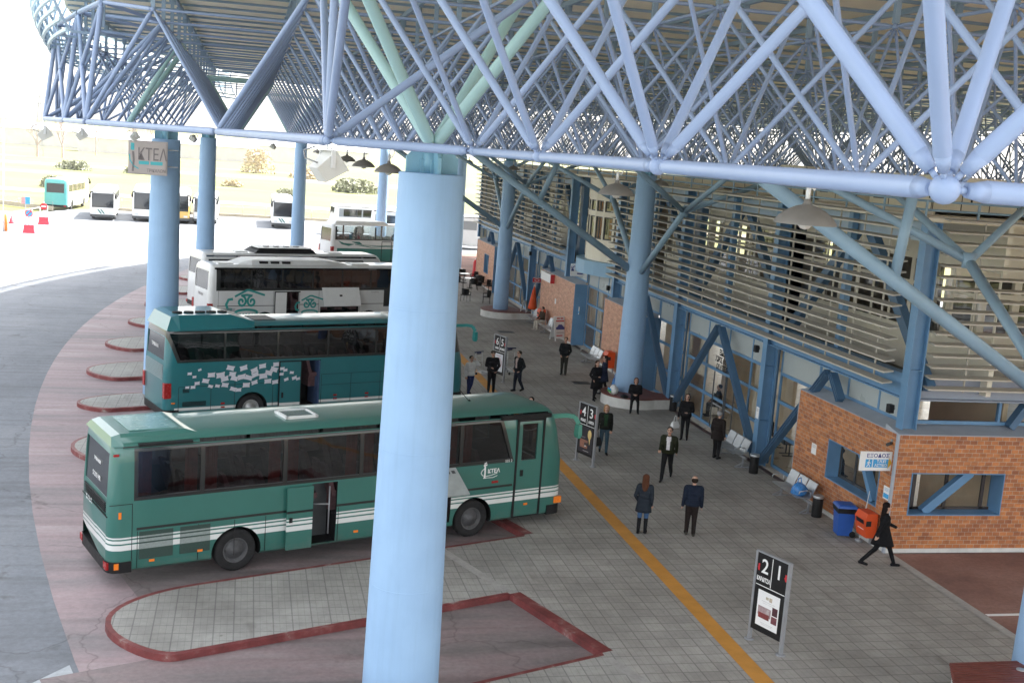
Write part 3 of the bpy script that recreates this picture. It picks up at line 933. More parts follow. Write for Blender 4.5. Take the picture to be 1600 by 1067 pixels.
def strip(t, name, mat, x0, x1, z0, z1, y=-.006, th=.010):
    mb = MB(); mb.box(x0,x1,y,y+th,z0,z1); return mb.build(name, mat, t)
def seam(mb, x0, z0, x1, z1, w=.012, y=-.006):
    if abs(x1-x0) > abs(z1-z0): mb.box(min(x0,x1),max(x0,x1),y,y+.012,z0-w/2,z0+w/2)
    else: mb.box(x0-w/2,x0+w/2,y,y+.012,min(z0,z1),max(z0,z1))

TEAL = (.034,.147,.123); TEAL2 = (.009,.135,.155); WHITE = (.66,.67,.67)
W_ = (.70,.71,.70)
# --- nearest coach
bandB = (.012,.013,.013)
l1 = livery('green coach paint', TEAL, [
    (.86,.985,-.1,12.4,W_),(1.02,1.09,-.1,12.4,W_),(1.125,1.16,-.1,12.4,W_),
    (1.30,1.36,.6,10.62,bandB),
    (1.98,3.16,.53,10.62,bandB,0.0,.34)], .3, .6)
wins1 = [(.62,2.02,2.06,3.08),(2.12,4.02,2.06,3.08),(4.12,6.02,2.06,3.08),(6.12,7.72,2.06,3.08),(7.80,8.90,2.06,3.08),(9.0,(10.5,10.14),2.06,3.08),(10.86,11.36,1.98,2.98)]
c1 = coach('mid green coach nearest the camera with white waist stripes and open side hatches', bp(6.62,24.78,ZB), BROT, 12.33, 3.40, 2.5, l1, wins1, 2.05, 3.1,
           rake=.42, wheels=(2.93,9.42), doors=[(4.78,5.45,.42,1.94,1.2),(7.85,8.72,.50,1.92,1.3)], seats='seat', rwin=(2.0,3.02), sill=1.62, mirror='right', mcol=paint('green mirror',(.07,.26,.20),.35,.06,2))
for (x0, x1, za, zb_) in wins1[:6]:
    x0 = x0 if not isinstance(x0, tuple) else x0[0]; x1 = x1 if not isinstance(x1, tuple) else x1[1]
    for xa in (x0+.03, x1-.33):
        if x1 > 9.9 and xa > 9.6: continue
        mb = MB(); vs = []; n = 16
        for i in range(n+1):
            xx = xa+.30*i/n; yy = .13+.025*math.sin(i*2.4)
            vs += [(xx, yy, za-.05), (xx, yy, zb_+.05)]
        mb.add(vs, [(2*i, 2*i+2, 2*i+3, 2*i+1) for i in range(n)], 0, True)
        mb.build('curtain', M['curtain'], c1)
# raised rear roof hump with grille, roof hatch, roof rails
mb = MB(); mb.loft([[(.06,.16,3.20),(.06,2.34,3.20),(.12,2.1,3.37),(.12,.4,3.37)],[(.30,.03,3.22),(.30,2.47,3.22),(.30,2.1,3.42),(.30,.4,3.42)],
                    [(1.75,.05,3.22),(1.75,2.45,3.22),(1.75,2.1,3.445),(1.75,.4,3.445)],[(2.0,.07,3.20),(2.0,2.43,3.20),(2.05,2.2,3.36),(2.05,.3,3.36)]], smooth=False)
mb.build('roof_hump', l1, c1)
mb = MB(); mb.box(.62,1.82,-.012,.10,3.20,3.265); mb.build('roof_grille', M['black'], c1)
mb = MB(); mb.box(.55,1.65,.55,1.9,3.435,3.452); mb.build('roof_panel', paint('pale teal roof panel',(.16,.34,.32),.25,.1,2,coat=.6), c1)
mb = MB(); mb.box(4.35,5.15,.72,1.42,3.395,3.445); mb.build('roof_hatch', paint('hatch glass',(.05,.12,.11),.15,.1,2,coat=.5), c1)
mb = MB()
for q in ((4.33,5.17,.69,.75),(4.33,5.17,1.39,1.45),(4.33,4.39,.69,1.45),(5.11,5.17,.69,1.45)): mb.box(q[0],q[1],q[2],q[3],3.40,3.465)
mb.build('hatch_rim', M['white'], c1)
mb = MB(); mb.tube((9.9,1.3,3.38),(9.55,1.3,3.75),.008,n=6); mb.ball((9.9,1.3,3.4),.04,8); mb.build('aerial', M['black'], c1)
mb = MB()
for x in (.62,2.0,2.86,3.62): seam(mb, x, .42, x, 1.28)
for x in (5.5,6.5,7.45): seam(mb, x, .42, x, 1.28)
seam(mb, .5, 1.92, .5, .62); mb.box(.0,.5,-.006,.006,1.915,1.928)
mb.build_split('panel_seam', M['black'], c1)
gm, nt, b = mat_new('perforated grille')
v = pos(nt, True)
ck = N(nt, 'ShaderNodeTexChecker'); ck.inputs['Scale'].default_value = 70; ck.inputs['Color1'].default_value = (.008,.02,.017,1); ck.inputs['Color2'].default_value = (.04,.085,.07,1)
nt.links.new(v, ck.inputs['Vector']); nt.links.new(ck.outputs[0], b.inputs['Base Color']); b.inputs['Roughness'].default_value = .5
for x0, x1 in ((.66,1.42),(1.58,2.28)):
    mb = MB(); mb.box(x0,x1,-.008,.004,.62,1.26); mb.build('engine_grille', gm, c1)
    for (a, z_) in ((.86,.985),(1.02,1.09),(1.125,1.16)):
        strip(c1, 'grille_stripe', paint('grey stripe',(.24,.28,.27),.5,.15,20), x0, x1, a, z_, -.011, .008)
for x, z in ((.95,.56),(2.05,.64),(6.0,.60),(11.1,.74)):
    mb = MB(); mb.box(x-.06,x+.06,-.016,.004,z-.025,z+.03); mb.build('side_marker', M['amber'], c1)
mb = MB(); mb.box(.12,.22,-.012,.0,.44,.58); mb.build('side_marker', M['amber'], c1)
mb = MB(); mb.box(.20,.26,-.014,.0,1.60,1.75); mb.build('side_marker', M['amber'], c1)
mb = MB(); mb.box(12.06,12.30,-.016,.06,.66,.84); mb.build('indicator', M['amber'], c1)
mb = MB(); mb.box(9.95,10.15,-.016,.0,1.44,1.50); mb.build('side_marker', M['redlens'], c1)
mb = MB(); mb.box(.07,.19,-.012,.02,3.02,3.07); mb.build('side_marker', M['redlens'], c1)
# driver door at the front
mb = MB()
for q in ((10.66,10.73,.40,3.12),(11.52,11.58,.40,3.12),(10.66,11.58,3.06,3.12)): mb.box(q[0],q[1],-.008,.012,q[2],q[3])
mb.box(10.70,11.55,-.006,.012,.39,.42); mb.box(10.85,10.93,-.03,.0,1.55,1.72)
mb.build('front_door_trim', M['black'], c1)
mb = MB(); mb.box(10.15,11.75,-.02,.10,3.13,3.24); mb.build('dark_header', M['black'], c1)
# slid open middle door leaf
mb = MB(); mb.box(4.10,4.76,-.13,-.09,.40,1.93); dl = mb.build('door_leaf', l1, c1)
mb = MB(); mb.box(4.16,4.24,-.15,-.13,1.08,1.20); mb.build('handle', M['black'], dl)
mb = MB(); mb.box(4.10,4.76,-.136,-.128,1.33,1.36); mb.build('seal', M['black'], dl)
# lifted luggage flap
mb = MB(); mb.M = Matrix.Translation((0,0,1.95)) @ Matrix.Rotation(R(-58), 4, 'X')
mb.box(7.80,8.78,-.05,-.01,-.92,0)
fl = mb.build('luggage_flap', paint('grey flap',(.33,.36,.36),.45,.12,4), c1)
k = MB(); k.M = mb.M
for i in range(5): k.box(7.95+i*.16,8.05+i*.16,-.054,-.049,-.20,-.10)
k.build('flap_cutout', M['charcoal'], fl)
mb = MB(); mb.box(7.88,8.70,.22,.27,.52,1.80); mb.build('red_luggage', M['red'], c1)
mb = MB(); mb.box(4.82,5.42,.5,.55,.45,1.9); mb.build('door_step_back', M['charcoal'], c1)
mb = MB(); mb.tube((5.30,.12,.6),(5.30,.12,1.8),.02,n=8); mb.tube((4.86,.3,1.35),(5.30,.12,1.35),.02,n=8); mb.build('grab_rail', M['greymetal'], c1)
def emblem_small(t, x, z, s, mat):
    mb = MB(); y = -.009
    def P(pts, w):
        for a, b_ in zip(pts, pts[1:]): mb.bar((x+a[0]*s, y, z+a[1]*s), (x+b_[0]*s, y, z+b_[1]*s), .008, w*s, up=(0,0,1) if abs(a[0]-b_[0]) > abs(a[1]-b_[1]) else (1,0,0))
    P([(.20,.0),(.22,.35),(.20,.72),(.16,.86)], .10); P([(.10,.78),(.34,.84)], .09); P([(.14,.9),(.30,.97)], .07)
    P([(.12,.02),(.34,.02)], .06)
    P([(.16,.60),(0,.48),(-.06,.32),(.06,.18),(.3,.12),(.7,.16),(1.1,.26)], .035); P([(.36,.02),(.8,.0),(1.12,.1)], .03)
    mb.build('emblem', mat, t)
    tm = text_mesh('ΚΤΕΛ', .34*s, mat, .003, 'LEFT', .004); link('lettering', tm, t, (x+.40*s, y, z+.30*s))
emblem_small(c1, 9.62, 1.60, .44, M['ink_w'])
tm = text_mesh('555 2', .10, M['ink_w'], .002); link('lettering', tm, c1, (10.45,-.009,1.98))
# rear: lettering on the window, stripes, plate
def rear_text(t, s, size, y, z, mat, x=.02, sx=1.0):
    tm = text_mesh(s, size, mat, .003, 'CENTER', 0, sx); link('lettering', tm, t, (x, y, z), (0,0,-PI/2))
rear_text(c1, 'ΤΡΙΚΑΛΩΝ', .11, 1.25, 2.60, M['ink_w'], .055); rear_text(c1, 'S 215 HR', .17, 1.25, 2.22, M['ink_w'], .04); rear_text(c1, 'ΚΤΕΛ', .2, 1.7, 1.55, M['ink_w'], -.006)
mb = MB()
for i in range(5): mb.box(-.010,.02,.35,2.15,1.68+i*.05,1.70+i*.05)
mb.box(-.01,.02,.2,2.3,1.60,1.62)
mb.build('rear_grille', M['black'], c1)

# --- second coach: dark teal with white diamonds
l2 = livery('dark teal coach paint', TEAL2, [(.56,.66,.35,11.0,W_),(2.24,3.33,.42,13,bandB,.40,0.0)], .28, .6)
wins2 = [((.52,.16),2.06,2.32,3.24),(2.12,4.02,2.32,3.24),(4.08,5.98,2.32,3.24),(6.04,7.94,2.32,3.24),(8.0,9.6,2.32,3.24),(9.66,11.0,2.32,3.24)]
c2 = coach('dark teal coach with white paper scrap decals and an open middle door', bp(12.02,38.35,ZB), BROT, 11.95, 3.58, 2.5, l2, wins2, 2.3, 3.25,
           rake=.55, wheels=(3.12,9.3), doors=[(4.93,5.72,.42,2.16,1.2)], wheel='light', seats='seat', rwin=(2.3,3.1), sill=1.30, rearlight='tall', mcol=paint('teal mirror',(.02,.22,.22),.35,.06,2))
mb = MB(); mb.loft([[(.06,.12,3.35),(.06,2.38,3.35),(.25,2.2,3.80),(.25,.3,3.80)],[(.5,.04,3.36),(.5,2.46,3.36),(.5,2.25,3.86),(.5,.25,3.86)],
                    [(2.3,.04,3.38),(2.3,2.46,3.38),(2.3,2.25,3.86),(2.3,.25,3.86)],[(3.15,.05,3.40),(3.15,2.45,3.40),(3.2,2.3,3.60),(3.2,.2,3.60)]], smooth=False)
ac = mb.build('roof_unit', l2, c2)
for i in range(5):
    mb = MB(); mb.lathe([(.17,0),(.17,.04),(.12,.045),(.001,.03)], (.62+i*.40,.80,3.86), 18); mb.build('fan', M['black'], ac)
mb = MB(); mb.box(3.35,4.15,.6,1.6,3.575,3.60); mb.build('roof_hatch', M['charcoal'], c2)
mb = MB(); mb.box(8.9,9.9,.6,1.6,3.575,3.66); mb.build('roof_hatch', M['offwhite'], c2)
mb = MB()
for x in (.48,1.62,2.48,3.9): seam(mb, x, .40, x, 1.38 if x < 2 else 1.5)
seam(mb, .48, 1.40, 3.9, 1.40)
for x in (5.78,6.98,8.2): seam(mb, x, .40, x, 1.62)
seam(mb, 5.78, 1.62, 8.4, 1.62); seam(mb, 5.78, 1.22, 8.4, 1.22); seam(mb, 4.22, 1.18, 4.9, 1.18)
mb.build_split('panel_seam', M['black'], c2)
mb = MB()
for i in range(4): mb.box(.62,1.45,-.012,.002,.72+i*.042,.745+i*.042)
for i in range(3): mb.box(.62,.85,-.012,.002,1.20+i*.05,1.23+i*.05)
mb.build('vent_grille', M['black'], c2)
mb = MB(); mb.box(4.12,4.90,-.12,-.08,.40,2.15); dl = mb.build('door_leaf', l2, c2)
mb = MB(); mb.box(4.18,4.25,-.14,-.12,.85,1.05); mb.build('handle', M['black'], dl)
mb = MB()
for q in ((4.08,4.12,.38,2.17),(4.90,4.94,.38,2.17),(4.08,4.94,2.15,2.19)): mb.box(q[0],q[1],-.10,-.06,q[2],q[3])
mb.build('door_frame', M['black'], c2)
mb = MB(); mb.box(5.66,5.715,.0,.9,.45,2.12); mb.build('door_curtain', paint('navy blue panel',(.03,.06,.14),.6,.2,3), c2)
random.seed(11)
mb = MB()
def scrap(x, z, w, h, a):
    n = 6; pts = []
    cor = [(-w,-h*.8),(w*.8,-h),(w,h*.85),(-w*.85,h)]
    for i in range(4):
        p, q = cor[i], cor[(i+1)%4]
        for j in range(n):
            f = j/n; bow = -.16*math.sin(PI*f)
            mx, mz = p[0]+(q[0]-p[0])*f, p[1]+(q[1]-p[1])*f
            pts.append((mx*(1+bow*.8), mz*(1+bow*.8)))
    ca_, sa_ = math.cos(a), math.sin(a)
    mb.add([(x+u*ca_-v_*sa_, -.008, z+u*sa_+v_*ca_) for u, v_ in pts], [list(range(len(pts)))])
spots = [(.85,1.90,.10),(1.02,1.78,.09),(1.2,2.02,.08),(.78,1.42,.09),(.98,1.42,.11),(1.12,1.55,.12),(1.42,1.62,.16),(1.62,1.82,.17),(1.95,1.80,.20),(2.1,1.66,.18),(2.3,2.04,.18),(2.38,1.82,.16),(2.45,1.66,.17),
 (2.78,2.02,.18),(2.72,1.70,.19),(2.98,1.66,.18),(3.18,1.92,.17),(3.22,1.76,.17),(3.48,2.06,.17),(3.52,1.70,.2),(3.72,1.80,.18),(3.92,1.92,.18),(4.0,2.10,.16),(1.6,1.42,.11),(1.85,1.42,.11),(2.12,1.44,.16),(2.42,1.28,.15),(2.62,1.24,.13),(2.9,1.40,.17),(3.2,1.48,.15),(3.7,1.50,.17),(3.98,1.46,.15)]
for (x, z, w) in spots: scrap(x, z-.04, w*.88, w*.54, random.uniform(-.25,.45))
mb.build_split('scrap_decal', paint('pale grey decal',(.60,.60,.66),.45,.05,3), c2)
mb = MB()
for (x, z, w) in [(4.18,1.92,.10),(4.30,1.86,.09),(4.16,1.72,.09),(4.55,1.76,.09),(4.35,1.52,.10),(4.66,1.56,.11),(4.80,1.52,.09)]:
    scrap(x, z, w, w*.6, random.uniform(-.2,.4))
for i in range(len(mb.v)): mb.v[i] = (mb.v[i][0], -.128, mb.v[i][2])
mb.build_split('scrap_decal', paint('pale grey decal',(.60,.60,.66),.45,.05,3), c2)
for x, z in ((2.06,.62),(6.36,.68),(7.66,.68)):
    mb = MB(); mb.box(x-.07,x+.07,-.014,.004,z-.03,z+.02); mb.box(x-.07,x+.07,-.012,.004,z+.10,z+.16); mb.build('side_marker', M['redlens'], c2)
mb = MB(); mb.box(.24,.36,-.014,.004,.82,.87); mb.build('side_marker', M['amber'], c2)
rear_text(c2, 'ΤΡΙΚΑΛΑ', .18, 1.35, 2.62, M['ink_w'], .05)
mb = MB()
for i in range(9): mb.box(-.006,.03,.3,2.2,1.62+i*.06,1.645+i*.06)
mb.build('rear_grille', paint('grey grille',(.25,.30,.31),.5,.1,5), c2)

# --- third coach: white with teal capital emblem
l3 = livery('white coach paint', WHITE, [(2.20,3.36,.38,9.86,bandB),(1.30,3.36,9.86,13,bandB,0.0,0.0),(.3,1.30,10.9,13,bandB)], .3, .5)
wins3 = [(.60,2.2,2.32,3.26),(2.28,3.9,2.32,3.26),(3.98,5.6,2.32,3.26),(5.68,7.3,2.32,3.26),(7.38,9.0,2.32,3.26),(9.08,10.6,2.32,3.26)]
c3 = coach('white coach with a big teal column capital emblem and raised luggage flap', bp(19.72,56.2,ZB), BROT, 12.1, 3.50, 2.5, l3, wins3, 2.3, 3.25,
           rake=.5, wheels=(3.0,9.0), doors=[(4.15,4.85,.42,2.12,1.2),(6.1,8.35,.42,1.32,1.4)], wheel='dark', seats='seat', rwin=(2.2,3.15), sill=1.3, rearlight='tall', mirror=None)
mb = MB(); mb.loft([[(1.6,.5,3.48),(1.6,2.0,3.48),(1.9,1.85,3.6),(1.9,.65,3.6)],[(2.3,.25,3.48),(2.3,2.25,3.48),(2.4,2.0,3.74),(2.4,.5,3.74)],
                    [(6.6,.25,3.48),(6.6,2.25,3.48),(6.6,2.0,3.74),(6.6,.5,3.74)],[(7.9,.6,3.48),(7.9,1.9,3.48),(7.8,1.8,3.55),(7.8,.7,3.55)]], smooth=False)
ac = mb.build('roof_unit', M['white'], c3)
mb = MB()
for i in range(3): mb.box(2.75+i*.62,3.2+i*.62,.30,.42,3.56,3.68)
mb.build('unit_vent', M['black'], ac)
for x0, x1 in ((.7,1.5),(8.2,9.2)):
    mb = MB(); mb.box(x0,x1,.7,1.6,3.50,3.54); mb.build('roof_hatch', M['white'], c3)
mb = MB(); seam(mb, .45, 1.42, 3.5, 1.42, .03); seam(mb, 4.9, 1.46, 6.0, 1.46, .03); seam(mb, 8.4,1.46,10.6,1.46,.03)
for x in (.5,3.46,4.9,6.0,8.4): seam(mb, x, .4, x, 2.18)
mb.build_split('panel_seam', M['black'], c3)
mb = MB(); mb.box(3.52,4.13,-.12,-.08,.42,2.12); dl = mb.build('door_leaf', M['white'], c3)
mb = MB()
for q in ((3.48,3.52,.4,2.15),(4.13,4.17,.4,2.15),(3.48,4.9,2.12,2.17)): mb.box(q[0],q[1],-.115,-.07,q[2],q[3])
mb.build('door_frame', M['black'], c3)
mb = MB(); mb.M = Matrix.Translation((0,0,2.32)) @ Matrix.Rotation(R(-22), 4, 'X'); mb.box(6.15,8.3,-.06,-.02,-1.0,0.02); fl = mb.build('luggage_flap', M['white'], c3)
k = MB(); k.M = mb.M; k.box(7.1,7.26,-.066,-.058,-.48,-.38); k.build('handle', M['black'], fl)
TQ = paint('teal emblem',(.02,.28,.26),.45,.06,3)
def stroke(mb, pts, w, y=-.008):
    """flat ribbon through points (x, z)"""
    n = len(pts)
    L1 = []; R1 = []
    for i, p in enumerate(pts):
        a = pts[max(0,i-1)]; b_ = pts[min(n-1,i+1)]
        dx, dz = b_[0]-a[0], b_[1]-a[1]; l = math.hypot(dx, dz) or 1
        L1.append((p[0]-dz/l*w/2, y, p[1]+dx/l*w/2)); R1.append((p[0]+dz/l*w/2, y, p[1]-dx/l*w/2))
    mb.add(L1+R1, [(i, n+i, n+i+1, i+1) for i in range(n-1)])
def capital(t, cx, cz, s):
    mb = MB()
    stroke(mb, [(cx-.62*s,cz+.40*s),(cx+.0*s,cz+.72*s),(cx+.12*s,cz+.72*s),(cx+.95*s,cz+.46*s)], 0.105*s)
    for sg in (-1, 1):
        sp = []
        for i in range(26):
            a = PI*.5+sg*i*.34; r = (.42-.0145*i)*s
            sp.append((cx+sg*.27*s+r*math.cos(a)*.62, cz+.14*s+r*math.sin(a)*.72))
        stroke(mb, sp, 0.112*s)
    stroke(mb, [(cx-.30*s,cz+.44*s),(cx,cz+.48*s),(cx+.30*s,cz+.44*s)], 0.112*s)
    el = [(cx+.58*s*math.cos(a), cz-.42*s+.15*s*math.sin(a)) for a in [2*PI*i/24 for i in range(25)]]
    stroke(mb, el, 0.120*s)
    for i in range(-2, 3): stroke(mb, [(cx+i*.16*s,cz-.45*s),(cx+i*.15*s,cz-.95*s)], 0.090*s)
    stroke(mb, [(cx-.5*s,cz-.5*s),(cx-.30*s,cz-.78*s),(cx-.30*s,cz-.98*s)], 0.120*s); stroke(mb, [(cx+.5*s,cz-.5*s),(cx+.30*s,cz-.78*s),(cx+.30*s,cz-.98*s)], 0.120*s)
    stroke(mb, [(cx-.72*s,cz+.28*s),(cx-.95*s,cz+.24*s),(cx-1.06*s,cz+.0*s),(cx-.98*s,cz-.22*s),(cx-.75*s,cz-.25*s)], 0.135*s)
    mb.build('capital_emblem', TQ, t)
capital(c3, 2.0, 1.50, 1.02); 
capital(c3, 5.5, 1.36, .78)
mb = MB()
for i in range(4): mb.box(.62,1.4,-.012,.002,1.16+i*.04,1.18+i*.04)
mb.build('vent_grille', M['greymetal'], c3)
rear_text(c3, 'TRIKALA', .2, 1.25, 1.85, M['ink_grey'], -.004)
tm = text_mesh('TOURING', .11, M['ink_grey'], .002); link('lettering', tm, c3, (9.3,-.009,2.06))

# --- fourth coach: white, behind the third
l4 = livery('white coach paint two', WHITE, [(2.20,3.12,.4,10.6,bandB,0.0,.8)], .3, .5)
c4 = coach('white coach with a black edged roof unit, behind the coach with the emblem', bp(21.4,62.3,ZB), BROT, 11.7, 3.46, 2.5, l4, [(.62,2.9,2.3,3.06),(3.0,5.3,2.3,3.06),(5.4,7.7,2.3,3.06),(7.8,(10.4,9.7),2.3,3.06)], rake=.75, sill=1.4, mirror=None, rwin=(2.2,3.05))
mb = MB(); mb.loft([[(3.2,.35,3.44),(3.2,2.15,3.44),(3.5,2.0,3.66),(3.5,.5,3.66)],[(7.0,.35,3.44),(7.0,2.15,3.44),(6.8,2.0,3.66),(6.8,.5,3.66)]], smooth=False)
mb.box(3.55,6.75,.56,1.94,3.66,3.72); ac = mb.build('roof_unit', M['black'], c4)
mb = MB(); mb.box(3.45,6.8,.48,2.02,3.722,3.74); mb.build('unit_lid', M['white'], ac)
for i in range(4):
    mb = MB(); mb.lathe([(.18,0),(.18,.05),(.001,.04)], (4.2+i*.62,1.25,3.74), 16); mb.build('fan', M['greymetal'], ac)
for x0, x1 in ((2.2,2.9),(8.0,8.8)):
    mb = MB(); mb.box(x0,x1,.7,1.6,3.455,3.50); mb.build('roof_hatch', M['white'], c4)

# --- fifth coach: white over teal, farther
l5 = livery('white and teal coach paint', WHITE, [(.3,1.42,.5,12.5,(.012,.15,.13)),(2.1,3.30,.3,12.5,bandB)], .3, .5)
wins5 = [(.45,2.1,2.2,3.2),(2.22,3.9,2.2,3.2),(4.02,5.7,2.2,3.2),(5.82,7.5,2.2,3.2),(7.62,9.3,2.2,3.2),(9.42,11.0,2.2,3.2)]
c5 = coach('white over teal coach with clear windows, parked beyond the white coaches', bp(40.4,86.3,ZB), BROT, 11.8, 3.42, 2.5, l5, wins5, wheels=(2.9,9.0), glass='busglass_l', seats='seat_t', rake=.5, sill=1.3, mirror=None, rearlight='tall')
mb = MB(); mb.loft([[(.4,.4,3.4),(.4,2.1,3.4),(.6,2.0,3.62),(.6,.5,3.62)],[(5.4,.4,3.4),(5.4,2.1,3.4),(5.0,2.0,3.62),(5.0,.5,3.62)]], smooth=False); mb.build('roof_unit', M['white'], c5)
mb = MB()
for pts in ([(.55,2.05),(1.1,1.85),(2.1,1.78),(1.55,1.62),(.9,1.75)],[(1.75,1.98),(2.5,1.98),(2.85,1.70),(2.3,1.78)]):
    mb.add([(x,-.008,z) for x, z in pts], [list(range(len(pts)))])
stroke(mb, [(2.1,1.75),(3.6,1.52),(5.0,1.62),(6.4,1.52)], .06); stroke(mb, [(2.8,1.7),(4.2,1.66),(6.4,1.72)], .05)
mb.build('swoosh_decal', paint('dark teal decal',(.012,.14,.12),.45,.06,3), c5)
mb = MB()
for q in ((4.55,4.6,.4,2.0),(5.45,5.5,.4,2.0),(4.55,5.5,1.98,2.03)): mb.box(q[0],q[1],-.01,.005,q[2],q[3])
mb.build('door_frame', M['black'], c5)

# --- parked coaches across the yard
lw = livery('plain white coach paint', (.74,.75,.75), [(2.0,2.9,.5,11.0,(.25,.27,.28))], .35, .4)
wf = [(1.0,3.0,2.05,2.85),(3.15,5.2,2.05,2.85),(5.35,7.4,2.05,2.85),(7.55,9.6,2.05,2.85)]
def parked(label, x, y, rz, L, zt, mat, extra=None):
    c = coach(label, (x, y, -.16), rz, L, zt, 2.5, mat, wf, rake=.35, sill=1.28, mirror='both', mcol=M['black'], group='coaches parked across the yard', fside='charcoal', wheels=(2.8,L-2.8))
    if extra: extra(c, L)
    return c
def slash(c, L):
    mb = MB()
    for i in range(2):
        mb.add([(L+.012,1.35-i*.3,.70),(L+.012,1.50-i*.3,.70),(L+.006,1.15-i*.3,1.14),(L+.006,1.0-i*.3,1.14)], [(0,1,2,3)])
    mb.build('slash_decal', paint('dark teal decal',(.012,.14,.12),.45,.06,3), c)
parked('white coach with two teal slashes below its windscreen, facing the station', -17.0, 128.4+11.5, -R(86), 11.5, 3.25, lw, slash)
parked('white coach with a tall dark windscreen beside the sign box column', -12.9, 129.4+12, -R(86), 12, 3.5, lw)
ly = livery('white and ochre coach paint', (.72,.70,.66), [(.3,1.9,10,14,(.62,.40,.12))], .35, .4)
parked('white and ochre coach mostly hidden behind the sign box column', -9.1, 129.6+12, -R(88), 12, 3.4, ly)
parked('white coach mostly hidden behind the slim column, facing the station', -5.9, 130.2+11.5, -PI/2, 11.5, 3.2, lw)
parked('white coach with a teal slash, partly hidden behind the column left of the dome lamps', 2.5, 130.6+12, -PI/2, 12, 3.3, lw, slash)
lt = livery('turquoise coach paint', (.10,.42,.42), [(.3,3.6,.9,14,(.72,.74,.73)),(2.0,2.9,1.0,11.5,(.45,.38,.26))], .35, .4)
parked('turquoise and white coach standing rear end on at the far left', -20.1, 139.5, R(86), 12, 3.5, lt)
parked('white coach at the far corner of the terminal, only its front half in view', 12.2, 119.6, R(-13), 11.8, 3.45, lw)
parked('white coach only just showing above the white over teal coach', 9.0, 126.0, R(10), 9, 3.3, lw)
# ------------------------------------------------------------------ terminal building
XF = 17.2; XG = 17.85
term = thing('bus_terminal', 'two storey bus terminal of brick, blue steel and cream louvres', 'building', (0,0,0))
PY = [27.2+8.6*i for i in range(8)]
YE = PY[-1]
def part(name, mb, mat, parent=None): return mb.build(name, mat, parent or term)
def hpost(x, y, z0, z1, d=.40, w=.32, ax='x'):
    mb = MB()
    if ax == 'x':
        mb.box(x, x+.03, y-w/2, y+w/2, z0, z1); mb.box(x+d, x+d+.03, y-w/2, y+w/2, z0, z1); mb.box(x+.03, x+d, y-.014, y+.014, z0, z1)
        z = z0+1.6
        while z < z1-.3: mb.box(x+.03, x+d, y-w/2+.02, y+w/2-.02, z, z+.015); z += 1.9
    return mb
for i, y in enumerate(PY):
    z0 = 3.47 if i in (0, 3, 4, 7) else 0
    part('steel_post', hpost(XF, y, z0, 9.0), M['steel'])
# storey-high braces
for i in range(7):
    if i == 3: continue
    ya, yb = PY[i], PY[i+1]; ym = (ya+yb)/2
    for (y0, sg) in ((ya, 1), (yb, -1)):
        lo = 3.45 if ((i == 0 and sg == 1) or (i == 6 and sg == -1)) else .2
        yl = y0+sg*.22
        if lo > 1:
            f = (lo-.2)/(4.1-.2); yl = yl+(ym-sg*.12-yl)*f
        mb = MB()
        p, q = Vector((XF+.18, yl, lo)), Vector((XF+.18, ym-sg*.14, 4.12))
        mb.bar(p, q, .24, .03); 
        d = (q-p).normalized(); n = Vector((0,-d.z,d.y))
        mb.bar(p+n*.085, q+n*.085, .24, .022, up=n); mb.bar(p-n*.085, q-n*.085, .24, .022, up=n); mb.bar(p, q, .03, .15, up=n)
        part('brace', mb, M['steel_d'])
# ground floor glazing, bay by bay
def frame_bay(ya, yb, z0=.06, z1=4.22, rails=(.08,1.22,2.32,3.28,4.2), step=2.0, upper=True, x=XG):
    mb = MB()
    for z in rails:
        if z < z0: continue
        mb.box(x-.035, x+.035, ya, yb, z-.055, z+.055)
    n = max(1, round((yb-ya)/step))
    for k in range(n+1):
        yy = ya+(yb-ya)*k/n
        mb.box(x-.032, x+.032, yy-.04, yy+.04, z0, z1)
    fr = part('glazing_frame', mb, M['steel'])
    zg = 3.28 if upper else z1
    if zg > z0+.3:
        g = MB(); g.quad((x,yb,z0),(x,ya,z0),(x,ya,zg),(x,yb,zg)); g.build('pane', M['glass'], fr)
    if upper:
        g = MB(); zz = max(z0, 3.28); g.box(x-.01, x+.01, ya, yb, zz+.056, 4.15); g.build('grey_panel', M['greypanel'], fr)
frame_bay(32.95, 35.62); frame_bay(35.98, 44.22); frame_bay(44.58, 47.75)
frame_bay(27.6, 32.9, 3.44, 4.22, (3.46,4.2)); frame_bay(54.05, 59.35, x=17.95)
frame_bay(47.9, 54.0, 3.44, 4.22, (3.46,4.2)); frame_bay(59.4, 66.8, 3.44, 4.22, (3.46,4.2))
frame_bay(66.85, 70.0); frame_bay(70.4, 78.6); frame_bay(79.0, 80.6); frame_bay(80.7, 87.0, 3.44, 4.22, (3.46,4.2))
# entrance door of the waiting hall, with its lettered fanlight
mb = MB()
for yy in (39.15, 39.86, 40.0, 41.10): mb.box(XG-.075, XG-.062, yy-.045, yy+.045, .08, 2.26)
dr = part('door', mb, M['charcoal'])
mb = MB(); mb.box(XG-.08,XG-.065,39.30,39.78,1.0,1.06); mb.box(XG-.08,XG-.065,40.1,41.0,1.0,1.06); mb.build('push_bar', M['chrome'], dr)
for k, s in enumerate(('ΕΚΔΟΤΗΡΙΑ -', 'ΧΩΡΟΣ ΑΝΑΜΟΝΗΣ', 'ΚΑΙ ΑΠΟΣΚΕΥΩΝ')):
    tm = text_mesh(s, .30, M['black'], .002, 'CENTER', .012, .62)
    link('door_lettering', tm, dr, (XG-.07, 40.25, 2.95-k*.28), (0,0,-PI/2))
